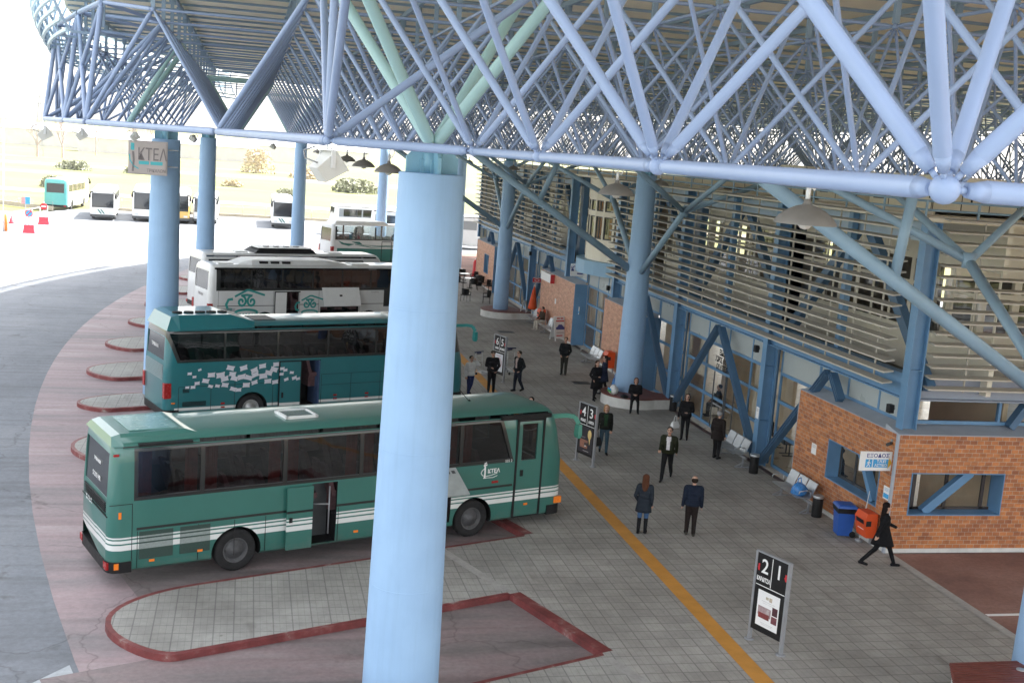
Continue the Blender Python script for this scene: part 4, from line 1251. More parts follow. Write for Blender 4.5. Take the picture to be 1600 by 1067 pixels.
# brick volumes
def brick_box(y0, y1, mat, zt=3.30, hole=None, x=XF, retn=True):
    mb = MB(); t = .35
    ys_ = y0; y0 = 27.452 if hole and y0 < 30 else y0
    if hole is None: mb.box(x, x+t, y0, y1, .12, zt)
    else:
        ha, hb, za, zb_ = hole
        mb.box(x, x+t, y0, ha, .12, zt); mb.box(x, x+t, hb, y1, .12, zt); mb.box(x, x+t, ha, hb, .12, za); mb.box(x, x+t, ha, hb, zb_, zt)
    part('brick_wall', mb, mat)
    b = MB(); b.box(x-.02, x+t, y0, y1, 0, .12); part('stone_base', b, M['stonebase'])
    y0 = ys_ + (.625 if hole and ys_ < 30 else 0)
    l = MB(); l.prism([(x-.015,zt),(XG-.07,zt),(XG-.07,zt+.14),(x-.015,zt+.02)], y0, y1, axis='y'); me = l.mesh('ledge', M['trim']); fixnormals(me); link('ledge', me, term)
    if retn:
        for yy, sg in ((y0, -1), (y1, 1)):
            r = MB(); r.box(x-.012, XG+.05, yy, yy+sg*.02, 0, zt); part('blue_return', r, M['steel'])
def window_box(y0, y1, z0, z1, dep=.5, x=XF, flip=False):
    """blue lined deep window with a brace crossing it"""
    w = MB(); e = .03
    w.box(x-.015, x+dep, y0, y0+e, z0, z1); w.box(x-.015, x+dep, y1-e, y1, z0, z1)
    w.box(x-.015, x+dep, y0+e, y1-e, z0, z0+e); w.box(x-.015, x+dep, y0+e, y1-e, z1-e, z1)
    fr = part('window', w, M['steel'])
    s = MB()
    for f in (0, .34, .68, 1): yy = y0+e+(y1-y0-2*e)*f; s.box(x+dep-.09, x+dep-.04, yy-.04, yy+.04, z0+e, z1-e)
    s.box(x+dep-.09, x+dep-.04, y0+e, y1-e, z0+e, z0+e+.08); s.build('sash', M['charcoal'], fr)
    g = MB(); g.quad((x+dep-.05,y0,z0),(x+dep-.05,y1,z0),(x+dep-.05,y1,z1),(x+dep-.05,y0,z1)); g.build('pane', M['glass'], fr)
    b = MB(); b.bar((x+.22,y0+.45,z0+.02),(x+.22,y0+1.35,z1-.02),.24,.16,up=(0,1,0)); b.build('window_brace', M['steel'], fr)
brick_box(27.2, 32.9, M['brick'], hole=(27.82,30.78,1.07,2.26), retn=False)
r = MB(); r.box(XF-.012, XG+.05, 32.9, 32.92, 0, 3.3); part('blue_return', r, M['trim'])
window_box(27.82, 30.78, 1.07, 2.26)
brick_box(47.85, 54.0, M['brick2']); brick_box(59.4, 66.8, M['brick2'])
brick_box(80.7, 87.2, M['brick2'], hole=(82.6,84.2,1.1,2.5))
window_box(82.6, 84.2, 1.1, 2.5)
# near end wall
YN = 27.2
mb = MB(); xa, xb, za, zb_ = 17.74, 20.62, 1.06, 2.26
mb.box(17.2, xa, YN-.06, YN+.25, .12, 3.30); mb.box(xb, 34, YN-.06, YN+.25, .12, 3.30); mb.box(xa, xb, YN-.06, YN+.25, .12, za); mb.box(xa, xb, YN-.06, YN+.25, zb_, 3.30)
part('brick_wall', mb, M['brick'])
mb = MB(); mb.box(17.2, 34, YN-.085, YN+.2, 0, .12); part('stone_base', mb, M['stonebase'])
mb = MB(); mb.box(17.165, 17.225, YN-.09, YN-.0, 0, 3.31); part('corner_trim', mb, M['trim'])
mb = MB(); mb.prism([(YN-.075,3.30),(YN+.62,3.30),(YN+.62,3.46),(YN-.075,3.325)], 17.2, 34, axis='x'); me = mb.mesh('ledge', M['trim']); fixnormals(me); link('ledge', me, term)
w = MB(); e = .03; d = .5
w.box(xa, xa+e, YN-.075, YN+d, za, zb_); w.box(xb-e, xb, YN-.075, YN+d, za, zb_); w.box(xa+e, xb-e, YN-.075, YN+d, za, za+e); w.box(xa+e, xb-e, YN-.075, YN+d, zb_-e, zb_)
fr = part('window', w, M['steel'])
s = MB()
for xx in (xa+e, xa+.42, xa+1.42, xb-.30): s.box(xx-.05, xx+.05, YN+d-.09, YN+d-.04, za+e, zb_-e)
s.box(xa+e, xb-e, YN+d-.09, YN+d-.04, za+e, za+.10); s.build('sash', paint('brown sash',(.05,.04,.038),.5,.1,3), fr)
g = MB(); g.quad((xa,YN+d-.05,za),(xb,YN+d-.05,za),(xb,YN+d-.05,zb_),(xa,YN+d-.05,zb_)); g.build('pane', M['glass'], fr)
b = MB(); b.bar((xa+.62,YN+.2,za+.03),(xa+1.95,YN+.2,zb_-.03),.20,.24,up=(1,0,0)); b.build('window_brace', M['steel'], fr)
# end wall strip glazing, beam, posts
mb = MB()
mb.box(17.6, 34, YN+.55, YN+.65, 3.48, 3.58); mb.box(17.6, 34, YN+.55, YN+.65, 4.12, 4.22)
for xx in (17.7, 20.62, 23.5, 26.4): mb.box(xx-.04, xx+.04, YN+.54, YN+.66, 3.5, 4.2)
fr = part('glazing_frame', mb, M['steel'])
g = MB(); g.quad((17.7,YN+.6,3.5),(34,YN+.6,3.5),(34,YN+.6,4.2),(17.7,YN+.6,4.2)); g.build('pane', M['glass'], fr)
mb = MB(); mb.box(17.66, 34, YN+.30, YN+.36, 4.25, 4.85); mb.box(17.66, 34, YN+.12, YN+.5, 4.22, 4.25); part('end_beam', mb, paint('lilac grey beam',(.30,.34,.42),.4,.08,1.5))
for xx in (21.4, 26):
    mb = MB(); mb.bar((xx-.5,YN+.45,3.45),(xx+3.2,YN+.45,8.9),.26,.2,up=(1,0,0)); part('brace', mb, M['steel_d'])
for xx in (25.4,):
    mb = MB(); mb.box(xx-.16,xx+.16,YN+.02,YN+.4,3.46,9.0); part('steel_post', mb, M['steel'])
# edge beam and louvres
for (ya, yb) in ((27.4, 52.9), (61.7, YE)):
    mb = MB(); mb.box(XF+.08, XF+.36, ya, yb, 4.24, 4.27); mb.box(XF+.20, XF+.24, ya, yb, 4.27, 4.90); mb.box(XF+.06, XF+.38, ya, yb, 4.90, 4.93); part('edge_beam', mb, M['steel'])
    mb = MB(); mb.box(XF+.50, XF+.56, ya, yb, 8.45, 8.97); part('head_beam', mb, paint('head beam blue',(.34,.45,.56),.45,.08,1))
def blade(mb, a, b, out, z):
    """one louvre blade from a to b (xy), leaning outward"""
    ax, ay = a; bx, by = b; ox, oy = out
    w = .30
    vs = []
    for (x, y) in (a, b):
        vs += [(x, y, z+.05), (x+ox*w, y+oy*w, z+.01), (x+ox*w, y+oy*w, z-.03), (x, y, z+.01)]
    mb.add(vs, [(0,1,5,4),(1,2,6,5),(2,3,7,6),(3,0,4,7),(0,3,2,1),(4,5,6,7)])
ZL = [4.62+.298*k for k in range(16)]
segs = [(PY[i], PY[i+1]) for i in range(3)] + [(PY[i], PY[i+1]) for i in range(4, 7)]
for n, (ya, yb) in enumerate(segs):
    mb = MB()
    y0 = ya if n else 27.62
    for z in ZL: blade(mb, (XF-.10, y0+.006), (XF-.10, yb-.006), (-1, 0), z)
    for k in range(1, 6):
        yy = ya+(yb-ya)*k/6
        mb.box(XF-.10, XF-.06, yy-.02, yy+.02, 4.5, 9.1)
    me = mb.mesh('louvre_panel', M['louvre']); fixnormals(me); link('louvre_panel', me, term)
mb = MB()
for z in ZL: blade(mb, (17.74, YN-.02), (30, YN-.02), (0, -1), z)
for xx in (19, 21, 23, 25): mb.box(xx-.02, xx+.02, YN-.01, YN+.03, 4.5, 9.1)
me = mb.mesh('louvre_panel', M['louvre']); fixnormals(me); link('louvre_panel', me, term)
# upper storey behind the louvres: posts, braces, wall with windows
for i in range(7):
    if i == 3: continue
    ya, yb = PY[i], PY[i+1]; ym = (ya+yb)/2
    mb = MB(); mb.box(XF+.25, XF+.45, ym-.12, ym+.12, 4.55, 9.0); part('upper_post', mb, M['steel'])
    if i == 0: ya_ = None
    mb = MB(); mb.box(XF+.62, XF+.92, ya-.28+(8.6 if i == 0 else 0), ya+.28+(8.6 if i == 0 else 0), 4.55, 9.0); part('upper_post', mb, M['steel_d'])
    for (y0, y1) in ((ya, ym), (yb, ym)):
        mb = MB(); mb.bar((XF+.75,y0,4.6),(XF+.75,y1,8.9),.26,.30,up=(0,1,0)); part('upper_brace', mb, M['steel_d'])
def upper_wall(ya, yb, X):
    mb = MB()
    mb.box(X, X+.15, ya, yb, 4.40, 5.70); mb.box(X, X+.15, ya, yb, 7.75, 9.0)
    n = max(1, round((yb-ya)/1.07))
    for k in range(n+1):
        yy = ya+(yb-ya)*k/n; wd = .055 if k % 4 else .09
        mb.box(X-.003, X+.022, max(ya, yy-wd), min(yb, yy+wd), 5.70, 7.75)
    mb.box(X-.006, X+.02, ya, yb, 6.98, 7.08)
    uw = part('upper_wall', mb, M['cream'])
    g = MB(); g.quad((X+.02,yb,5.70),(X+.02,ya,5.70),(X+.02,ya,7.75),(X+.02,yb,7.75)); g.build('upper_window', M['glass'], uw)
    random.seed(int(ya))
    for k in range(n):
        if random.random() < .2:
            y0 = ya+(yb-ya)*k/n; q = MB(); hh = random.choice((6.3, 6.9, 5.8)); q.box(X+.30, X+.32, y0+.1, y0+(yb-ya)/n-.1, hh, 7.75); q.build('inner_blind', M['blind'], uw)
for i in range(7):
    if i == 3: continue
    upper_wall(PY[i]+.0, PY[i+1]-.0, 19.7)
mb = MB(); Yw = 29.7
mb.box(19.9, 34, Yw, Yw+.15, 4.40, 5.75); mb.box(19.9, 34, Yw, Yw+.15, 7.35, 9.0)
for k in range(13): xx = 19.9+k*1.1; mb.box(xx-.12, xx+.12, Yw-.003, Yw+.15, 5.75, 7.35)
mb.box(19.9, 34, Yw-.006, Yw+.1, 6.8, 6.95)
uw = part('upper_wall', mb, M['cream'])
g = MB(); g.quad((19.9,Yw+.1,5.75),(34,Yw+.1,5.75),(34,Yw+.1,7.35),(19.9,Yw+.1,7.35)); g.build('upper_window', M['glass'], uw)
# floors, roof, inner rooms
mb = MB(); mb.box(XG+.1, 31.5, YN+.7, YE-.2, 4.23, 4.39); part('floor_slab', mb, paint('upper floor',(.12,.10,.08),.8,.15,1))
mb = MB(); mb.box(XF+.3, 32, YN+.35, YE, 9.0, 9.15); mb.box(XF+.02, XF+.3, YN+.0, YE, 9.02, 9.12); mb.box(XF+.3, 32, YN+.0, YN+.35, 9.02, 9.12); part('roof_slab', mb, M['cream'])
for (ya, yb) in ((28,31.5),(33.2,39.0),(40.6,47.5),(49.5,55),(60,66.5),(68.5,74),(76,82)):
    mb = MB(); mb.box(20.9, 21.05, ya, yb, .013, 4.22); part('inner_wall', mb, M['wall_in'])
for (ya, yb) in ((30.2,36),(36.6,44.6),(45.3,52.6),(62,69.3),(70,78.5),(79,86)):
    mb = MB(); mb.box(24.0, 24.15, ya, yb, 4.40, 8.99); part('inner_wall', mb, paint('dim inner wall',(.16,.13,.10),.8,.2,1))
mb = MB(); mb.box(XF+.2, 32, YE-.02, YE+.2, 0, 9.0); part('far_end_wall', mb, M['cream'])
for k in range(15):
    yy = YN+.6+k*4.2; mb = MB(); mb.box(31.6,32,yy,yy+.5,0,9.0); part('rear_pier', mb, M['cream'])
random.seed(5)
for yy in (33.3,36.4,37.6,43.0,44.9,46.0,55.0,57.8,67.3,68.5,71.2,74.0,77.0):
    mb = MB(); vs = []; w = random.uniform(.7,1.1)
    for k in range(13): vs += [(XG+.45+.03*math.sin(k*2.1), yy+w*k/12, .2 if yy not in (36.4,43.0) else 1.6), (XG+.45+.03*math.sin(k*2.1), yy+w*k/12, 3.25)]
    mb.add(vs, [(2*k, 2*k+2, 2*k+3, 2*k+1) for k in range(12)], 0, True); part('window_blind', mb, M['blind'])
sheet('indoor_floor', [(XF+.3,27.5),(31.8,27.5),(31.8,87),(XF+.3,87)], .012, M['floor_in'])
# rail and machines on the roof edge
mb = MB()
for z in (9.55, 9.32): mb.tube((XF+.05,YN+.1,z),(XF+.05,YE,z),.03,n=8); mb.tube((XF+.05,YN+.1,z),(34,YN+.1,z),.03,n=8)
yy = YN+.1
while yy < YE: mb.box(XF+.03,XF+.07,yy-.03,yy+.03,9.1,9.55); yy += 2.1
xx = XF+1.6
while xx < 34: mb.box(xx-.03,xx+.03,YN+.08,YN+.12,9.1,9.55); xx += 1.6
part('roof_rail', mb, M['strut'])
# round entrance bay
mb = MB(); cx, cy, r0 = 20.2, 57.3, 3.1
def arcp(r, a): return (cx-r*math.cos(a), cy+r*math.sin(a))
A_ = [R(-78)+R(156)*k/12 for k in range(13)]
def wallseg(mb, a0, a1, z0, z1, r=r0, th=.15):
    q = [arcp(r,a0), arcp(r,a1), arcp(r-th,a1), arcp(r-th,a0)]
    mb.prism(q[::-1], z0, z1)
for k in range(12):
    wallseg(mb, A_[k], A_[k+1], 4.9, 6.0); wallseg(mb, A_[k], A_[k+1], 7.95, 9.0); wallseg(mb, A_[k], A_[k+1], 7.15, 7.4)
    wallseg(mb, A_[k], A_[k]+R(2.2), 6.0, 7.15); wallseg(mb, A_[k], A_[k]+R(2.2), 7.4, 7.95)
me = mb.mesh('round_bay', M['cream']); fixnormals(me); rb = link('round_bay', me, term)
bw = MB(); bg = MB()
for k in range(12):
    a0, a1 = A_[k]+R(2.2), A_[k+1]
    for (z0, z1) in ((6.0,7.15),(7.4,7.95)):
        am = (a0+a1)/2
        for (u0, u1) in ((a0,a0+R(.8)),(am-R(.4),am+R(.4)),(a1-R(.8),a1)) if k % 2 == 0 else ((a0,a0+R(.8)),(a1-R(.8),a1)): wallseg(bw, u0, u1, z0, z1, r0-.03, .06)
        wallseg(bw, a0, a1, z0, z0+.06, r0-.03, .06); wallseg(bw, a0, a1, z1-.06, z1, r0-.03, .06)
        q = [arcp(r0-.07,a0), arcp(r0-.07,a1)]
        bg.quad((*q[0],z0),(*q[1],z0),(*q[1],z1),(*q[0],z1))
        if k % 2: 
            q = [arcp(r0-.4,a0), arcp(r0-.4,a1)]; bb = MB(); bb.quad((*q[0],z0),(*q[1],z0),(*q[1],z1),(*q[0],z1)); bb.build('painted_reflection', paint('orange brown painted reflection',(.45,.24,.11),.7,.25,3), rb)  # coloured sheet behind the glass paints in the orange brown reflection of these panes
me = bw.mesh('bay_window', M['charcoal']); fixnormals(me); link('bay_window', me, rb)
bg.build('pane', M['glass'], rb)
mb = MB()
for k in range(12): wallseg(mb, A_[k], A_[k+1], 4.2, 4.9, r0+.45, .6)
me = mb.mesh('entrance_fascia', paint('entrance fascia blue',(.24,.42,.60),.45,.06,1)); fixnormals(me); link('entrance_fascia', me, term)

# ------------------------------------------------------------------ machines on the roof
def cabinet(x, y, w, d, h, label):
    t = thing('roof_cabinet', label, 'cabinet', (x, y, 9.15), 0, 'pale machine cabinets on the terminal roof')
    mb = MB(); mb.box(0,w,0,d,.12,h); mb.box(-.03,w+.03,-.03,d+.03,h,h+.04)
    mb.box(.05,.15,.05,d-.05,0,.12); mb.box(w-.15,w-.05,.05,d-.05,0,.12); mb.build('casing', M['cream'], t)
    n = max(1, int(d/1.0)); s = MB()
    for k in range(n):
        y0 = d*k/n
        s.box(-.012,0,y0+.01,y0+.03,.14,h-.02)
        s.box(-.02,.0,y0+.12,y0+.17,.45,.62)
    for k in range(max(1,int(w/.9))):
        x0 = w*k/max(1,int(w/.9)); s.box(x0+.01,x0+.03,-.012,0,.14,h-.02); s.box(x0+.3,x0+.35,-.02,0,.4,.56)
    s.build_split('door_seam', M['black'], t)
    v_ = MB()
    for k in range(5): v_.box(-.014,.0,d*.72,d*.93,.3+k*.09,.35+k*.09)
    v_.build('vent', M['charcoal'], t)
cabinet(18.6, 29.2, 3.6, 3.4, 1.05, 'long pale machine cabinet on the roof above the orange brick corner')
cabinet(18.9, 34.0, 2.4, 2.6, 1.0, 'pale machine cabinet on the roof above the glazed waiting hall')
cabinet(19.2, 38.2, 2.6, 4.0, 1.1, 'pale machine cabinet on the roof right of the nearer planter column')
cabinet(23.5, 28.6, 3.2, 2.4, 1.1, 'pale machine cabinet on the roof at the right edge of the view')
cabinet(19.0, 45.2, 2.0, 4.2, .9, 'pale machine cabinet on the roof behind the nearer planter column')

# ------------------------------------------------------------------ signs
SROT = math.atan2(-.933, .36)
def platform_sign(x, y, label, left, right, cl, cr, poster, h=2.02):
    t = thing('platform_sign', label, 'sign', (x, y, 0), SROT, 'black platform number signs')
    w = .92
    for xx in (-w/2, w/2):
        mb = MB(); mb.box(xx-.03, xx+.03, -.04, .04, 0, h); mb.lathe([(.11,0),(.11,.015),(.05,.03)], (xx,0,0), 14); mb.build('post', M['greymetal'], t)
    mb = MB(); mb.box(-w/2+.03, w/2-.03, -.028, .028, .28, h-.02); bd = mb.build('board', M['black'], t)
    mb = MB(); mb.box(-w/2, w/2, -.035, .035, h-.03, h+.01); mb.build('top_rail', M['greymetal'], t)
    ln = MB(); ln.box(-w/2+.05, w/2-.05, -.034, -.027, h-.735, h-.72); ln.box(-.008,.008,-.034,-.027,h-.70,h-.06); ln.build('divider', M['ink_w'], bd)
    for s, xx in ((left, -.20), (right, .20)):
        link('number', text_mesh(s, .44, M['ink_w'], .003, 'CENTER', .004, .95), bd, (xx, -.031, h-.44))
    for s, xx in ((cl, -.215), (cr, .215)):
        if s: link('lettering', text_mesh(s, .125, M['ink_w'], .003, 'CENTER', .004, .62), bd, (xx, -.031, h-.63))
    for xx, sg in ((-w/2+.075, -1), (w/2-.075, 1)):
        a = MB(); a.add([(xx,-.031,h-.42),(xx-.035,-.031,h-.34),(xx-.012,-.031,h-.34),(xx-.012,-.031,h-.27),(xx+.035,-.031,h-.27),(xx+.035,-.031,h-.42)], [(0,5,4,3,2,1)]) ; a.build('red_arrow', M['ink_red'], bd)
    if poster == 'white':
        p = MB(); p.box(-.31,.31,-.036,-.028,.42,1.20); po = p.build('poster', M['ink_w'], bd)
        for (x0,x1,z0,z1,c) in ((-.27,.10,.66,.86,(.35,.26,.27)),(-.25,.06,.60,.72,(.20,.04,.04)),(.13,.28,.76,.94,(.07,.02,.03)),(.12,.28,.58,.74,(.16,.05,.06)),(-.08,.0,1.04,1.10,(.5,.45,.35)),(.02,.10,1.02,1.11,(.45,.38,.3)),(-.18,.2,.98,.99,(.55,.55,.55)),(-.15,.18,.94,.95,(.6,.6,.6)),(-.18,.18,.50,.51,(.55,.55,.6)),(-.14,.16,.47,.48,(.6,.6,.6)),(-.20,-.12,.78,.84,(.5,.42,.40)),(-.02,.05,.74,.83,(.45,.4,.4))):
            q = MB(); q.box(x0,x1,-.0365-.0015*random.random(),-.036,z0,z1); q.build('printed_block', paint('print %.2f %.2f' % (c[0],c[1]), c, .5, .3, 14), po)
    elif poster == 'ice':
        p = MB(); p.box(-.36,.36,-.034,-.028,.36,1.24); po = p.build('poster', paint('dark poster',(.02,.018,.025),.4,.3,5), bd)
        q = MB(); q.add([(.20+.10*math.cos(a),-.038,1.02+.16*math.sin(a)) for a in [2*PI*i/18 for i in range(18)]], [list(range(18))[::-1]]); q.add([(.15,-.037,.95),(.25,-.037,.95),(.235,-.037,.72),(.215,-.037,.66)], [(0,3,2,1)]); q.build('printed_shape', paint('cream print',(.62,.46,.18),.5,.2,9), po)
        for (x0,x1,z0,z1,c) in ((-.28,.12,.52,.80,(.26,.12,.08)),(-.26,.0,.66,.80,(.34,.26,.22)),(-.05,.12,.62,.72,(.05,.04,.04)),(-.03,.04,.58,.66,(.55,.55,.55)),(-.1,.2,.42,.445,(.30,.28,.28)),(-.3,-.02,.86,.865,(.4,.4,.4)),(-.3,0,.89,.895,(.4,.4,.4))):
            q = MB(); q.box(x0,x1,-.0375-.0015*random.random(),-.034,z0,z1); q.build('printed_block', paint('print %.2f %.2f' % (c[0],c[1]), c, .5, .3, 14), po)
    else:
        p = MB(); p.box(-.31,.31,-.036,-.028,.42,1.20); po = p.build('poster', paint('pale poster',(.60,.62,.66),.4,.06,4), bd)
        q = MB(); stroke(q, [(.02+.20*math.cos(a), .80+.22*math.sin(a)) for a in [R(-60)+R(200)*i/14 for i in range(15)]], .03, -.038); q.box(-.2,.15,-.038,-.036,1.1,1.12); q.build('printed_shape', paint('rose print',(.40,.12,.12),.5,.2,9), po)
platform_sign(11.07, 21.48, 'tall black platform sign numbered 2 and 1 with a white poster', '2', '1', 'ΚΑΡΔΙΤΣΑ', '', 'white')
platform_sign(11.18, 35.80, 'tall black platform sign numbered 4 and 3 with a dark poster', '4', '3', 'ΒΟΛΟΣ', 'ΛΑΡΙΣΑ', 'ice')
platform_sign(11.05, 49.25, 'tall black platform sign numbered 6 and 5 beside the luggage trolleys', '6', '5', 'ΑΘΗΝΑ', 'ΘΕΣ/ΝΙΚΗ', 'pale')
# exit sign
t = thing('exit_sign', 'white exit and taxi sign with blue arrow panel on the brick corner', 'sign', (16.76, 27.35, 2.52))
mb = MB(); mb.box(-.50,.50,-.02,.02,-.265,.265); bd = mb.build('board', M['ink_w'], t)
mb = MB(); mb.tube((.50,.0,.18),(.50,.0,-.18),.02,n=8); mb.box(.40,.46,-.01,.30,.12,.16); mb.build('bracket', M['greymetal'], t)
link('lettering', text_mesh('ΕΞΟΔΟΣ', .145, M['ink_b'], .003, 'CENTER', .002, 1.15), bd, (.02,-.022,.105))
mb = MB(); mb.box(-.34,-.14,-.026,-.019,-.17,.055); mb.box(-.11,.36,-.026,-.019,-.17,.055); mb.build('blue_panel', M['ink_sky'], bd)
mb = MB(); mb.add([(.33,-.029,-.21),(.45,-.029,-.05),(.36,-.029,.11),(.36,-.029,.055),(.34,-.029,.05)], [(0,1,2,3,4)]); mb.build('gold_arrow', M['ink_gold'], bd)
link('lettering', text_mesh('ΤΑΧΙ', .115, M['ink_w'], .003, 'CENTER', .002, 1.1), bd, (.13,-.028,-.04))
link('lettering', text_mesh('ΑΣΤΙΚΟ', .10, M['ink_w'], .003, 'CENTER', .002, 1.0), bd, (.12,-.028,-.145))
mb = MB(); stroke(mb, [(-.24,.0),(-.245,-.07)], .035, -.028); stroke(mb, [(-.245,-.07),(-.22,-.11),(-.21,-.155)], .022, -.028); stroke(mb, [(-.245,-.07),(-.27,-.115),(-.30,-.15)], .022, -.028); stroke(mb, [(-.24,-.01),(-.20,-.05),(-.18,-.045)], .017, -.028); stroke(mb, [(-.24,-.01),(-.28,-.03),(-.29,-.07)], .017, -.028)
mb.ball((-.235,-.028,.025), (.019,.003,.019), 10); mb.build('walking_figure', M['ink_w'], bd)
# company sign box on the column
t = thing('company_sign', 'grey box sign lettered for the bus company, on the far left column', 'sign', (-3.60, 43.95, 8.86), R(2))
mb = MB(); mb.box(-.66,.68,-.12,.12,-.60,.60); bx = mb.build('box', paint('sign box grey',(.52,.47,.46),.5,.05,2), t)
mb = MB(); mb.box(-.61,.63,-.15,-.118,-.55,.55); mb.build('face', paint('sign face',(.56,.50,.49),.5,.05,2), bx)
link('lettering', text_mesh('ΚΤΕΛ', .60, M['ink_grey'], .004, 'CENTER', .004, .66), bx, (.16,-.156,-.08))
link('lettering', text_mesh('ΤΡΙΚΑΛΩΝ', .16, M['ink_grey'], .004, 'CENTER', 0, .8), bx, (.30,-.156,-.50))
mb = MB(); mb.box(-.30,.05,-.157,-.152,-.24,-.12); mb.box(.10,.52,-.157,-.152,-.24,-.12); mb.box(-.58,-.46,-.157,-.152,.25,.5)
stroke(mb, [(-.62,.1),(-.6,-.1),(-.48,-.3),(-.3,-.4)], .04, -.157); mb.build('cyan_mark', M['ink_cyan'], bx)
mb = MB(); stroke(mb, [(-.5,-.5),(-.47,-.1),(-.5,.2)], .07, -.157); mb.build('column_mark', M['ink_grey'], bx)
mb = MB(); mb.box(.70,1.05,.05,.12,.30,.34); mb.box(.70,1.05,.05,.12,-.30,-.26); mb.tube((-.2,.14,.3),(.3,.8,.3),.03,n=8); mb.tube((-.2,.14,-.3),(.3,.8,-.3),.03,n=8); mb.build('bracket', M['greymetal'], t)
# smaller signs on the front
t = thing('company_sign', 'small white bus company sign over the terminal entrance', 'sign', (17.22, 59.3, 4.08))
mb = MB(); mb.box(-.38,.38,-.03,.03,-.33,.33); bd = mb.build('board', M['ink_w'], t)
link('lettering', text_mesh('ΚΤΕΛ', .36, M['ink_b'], .003, 'CENTER', .008, .8), bd, (.0,-.034,-.05))
mb = MB(); mb.box(-.02,.30,-.036,-.03,-.22,-.15); mb.build('blue_bar', M['ink_b'], bd)
t = thing('red_sign', 'small red sign with a white oval on the post past the entrance', 'sign', (17.08, 67.4, 2.54))
mb = MB(); mb.box(-.25,.25,-.02,.02,-.15,.15); bd = mb.build('board', M['ink_red'], t)
mb = MB(); stroke(mb, [(.14*math.cos(a), .07*math.sin(a)) for a in [2*PI*i/20 for i in range(21)]], .025, -.023); mb.box(-.25,.25,-.024,-.02,.13,.15); mb.box(-.25,.25,-.024,-.02,-.15,-.13); mb.build('white_mark', M['ink_w'], bd)
t = thing('light_box_sign', 'white box sign with a red end mounted on the far brick wall', 'sign', (17.02, 64.9, 3.02))
mb = MB(); mb.box(-.06,.17,-1.15,1.15,-.22,.26); mb.build('box', M['ink_w'], t)
mb = MB(); mb.box(-.07,.17,-1.19,-1.15,-.23,.27); mb.build('red_end', M['ink_red'], t)
def notice(x, y, z, w, h, label, mat='ink_w', mark=None):
    t = thing('notice', label, 'notice', (x, y, z))
    mb = MB(); mb.box(-.008,0,-w/2,w/2,-h/2,h/2); p = mb.build('sheet', M[mat], t)
    mb = MB()
    if mark == 'blue': mb.box(-.011,-.008,-w/2+.02,w/2-.02,-h*.40,-.02); mt = M['ink_sky']
    else: mt = M['ink_grey']
    for k in range(3): mb.box(-.011,-.008,-w/2+.04,w/2-.04,h*.15+k*.035,h*.15+k*.035+.008)
    mb.build('print', mt, p)
notice(XF-.001, 31.63, 1.71, .30, .32, 'white paper notice on the brick wall left of the deep window')
notice(XF-.001, 27.38, 1.62, .30, .36, 'white and blue notice on the brick beside the corner', mark='blue')
notice(XF-.001, 35.8, 1.86, .22, .40, 'white notices stuck on the blue post beside the benches')
notice(XG-.36, 59.375, 1.9, .3, .4, 'white notice with a blue picture on the blue panel by the entrance', mark='blue')
notice(XF-.001, 63.2, 1.85, .25, .3, 'small white notice on the far brick wall')
def speaker(x, y, z, label):
    t = thing('wall_speaker', label, 'speaker', (x, y, z), 0, 'small black wall speakers')
    mb = MB(); mb.box(-.18,-.04,-.09,.09,-.13,.10); mb.build('cabinet', M['black'], t)
    mb = MB(); mb.box(-.04,.02,-.03,.03,-.05,.03); mb.build('bracket', M['greymetal'], t)
speaker(XF, 36.2, 4.02, 'small black speaker at the top of the post beside the doorway')
speaker(XF, 27.55, 3.95, 'small black speaker at the top of the brick corner')
speaker(XF, 53.3, 3.9, 'small black speaker right of the terminal entrance')
speaker(XF, 69.6, 3.95, 'small black speaker past the farther brick wall')
t = thing('security_camera', 'small dark security camera under the brick corner ledge', 'camera', (XF, 27.42, 3.02))
mb = MB(); mb.tube((0,0,0),(-.18,-.05,-.05),.045,n=12); mb.build('barrel', M['charcoal'], t)
mb = MB(); mb.box(-.03,.0,-.04,.04,.02,.10); mb.build('mount', M['greymetal'], t)
def menu_board(x, y, rz, label, kind, h=1.35):
    t = thing('pavement_board', label, 'board', (x, y, 0), rz)
    for sg, nm in ((-1,'panel'),(1,'panel')):
        mb = MB(); mb.M = Matrix.Translation((0,sg*.28,0)) @ Matrix.Rotation(sg*R(12), 4, 'X'); mb.box(-.40,.40,-.015,.015,.14,h); mb.box(-.40,-.34,-.015,.015,0,.14); mb.box(.34,.40,-.015,.015,0,.14)
        pn = mb.build(nm, M['white'], t)
        if sg == -1 and kind == 'car':
            k = MB(); k.M = mb.M
            k.add([(x_,-.019,z_) for x_, z_ in ((-.30,.62),(.30,.62),(.31,.74),(.18,.78),(.10,.90),(-.12,.90),(-.20,.78),(-.31,.74))], [list(range(8))]); k.build('printed_car', M['ink_b'], pn)
            k = MB(); k.M = mb.M
            for (a, b_, z_) in ((-.22,-.02,1.20),(.02,.2,1.20),(-.28,.26,1.06)): 
                k.box(a,b_,-.019,-.015,z_,z_+.07)
            k.box(-.30,.1,-.019,-.015,.26,.32); k.build('printed_lines', M['ink_red'], pn)
            k = MB(); k.M = mb.M; k.box(-.28,.2,-.019,-.015,.46,.48); k.box(-.28,.25,-.019,-.015,.41,.43); k.build('printed_lines', M['ink_grey'], pn)
menu_board(16.9, 60.9, R(20), 'white pavement board with a blue printed car beside the entrance', 'car')
menu_board(16.75, 68.7, R(70), 'plain pale pavement board at the end of the farther planter bench', 'plain', 1.1)

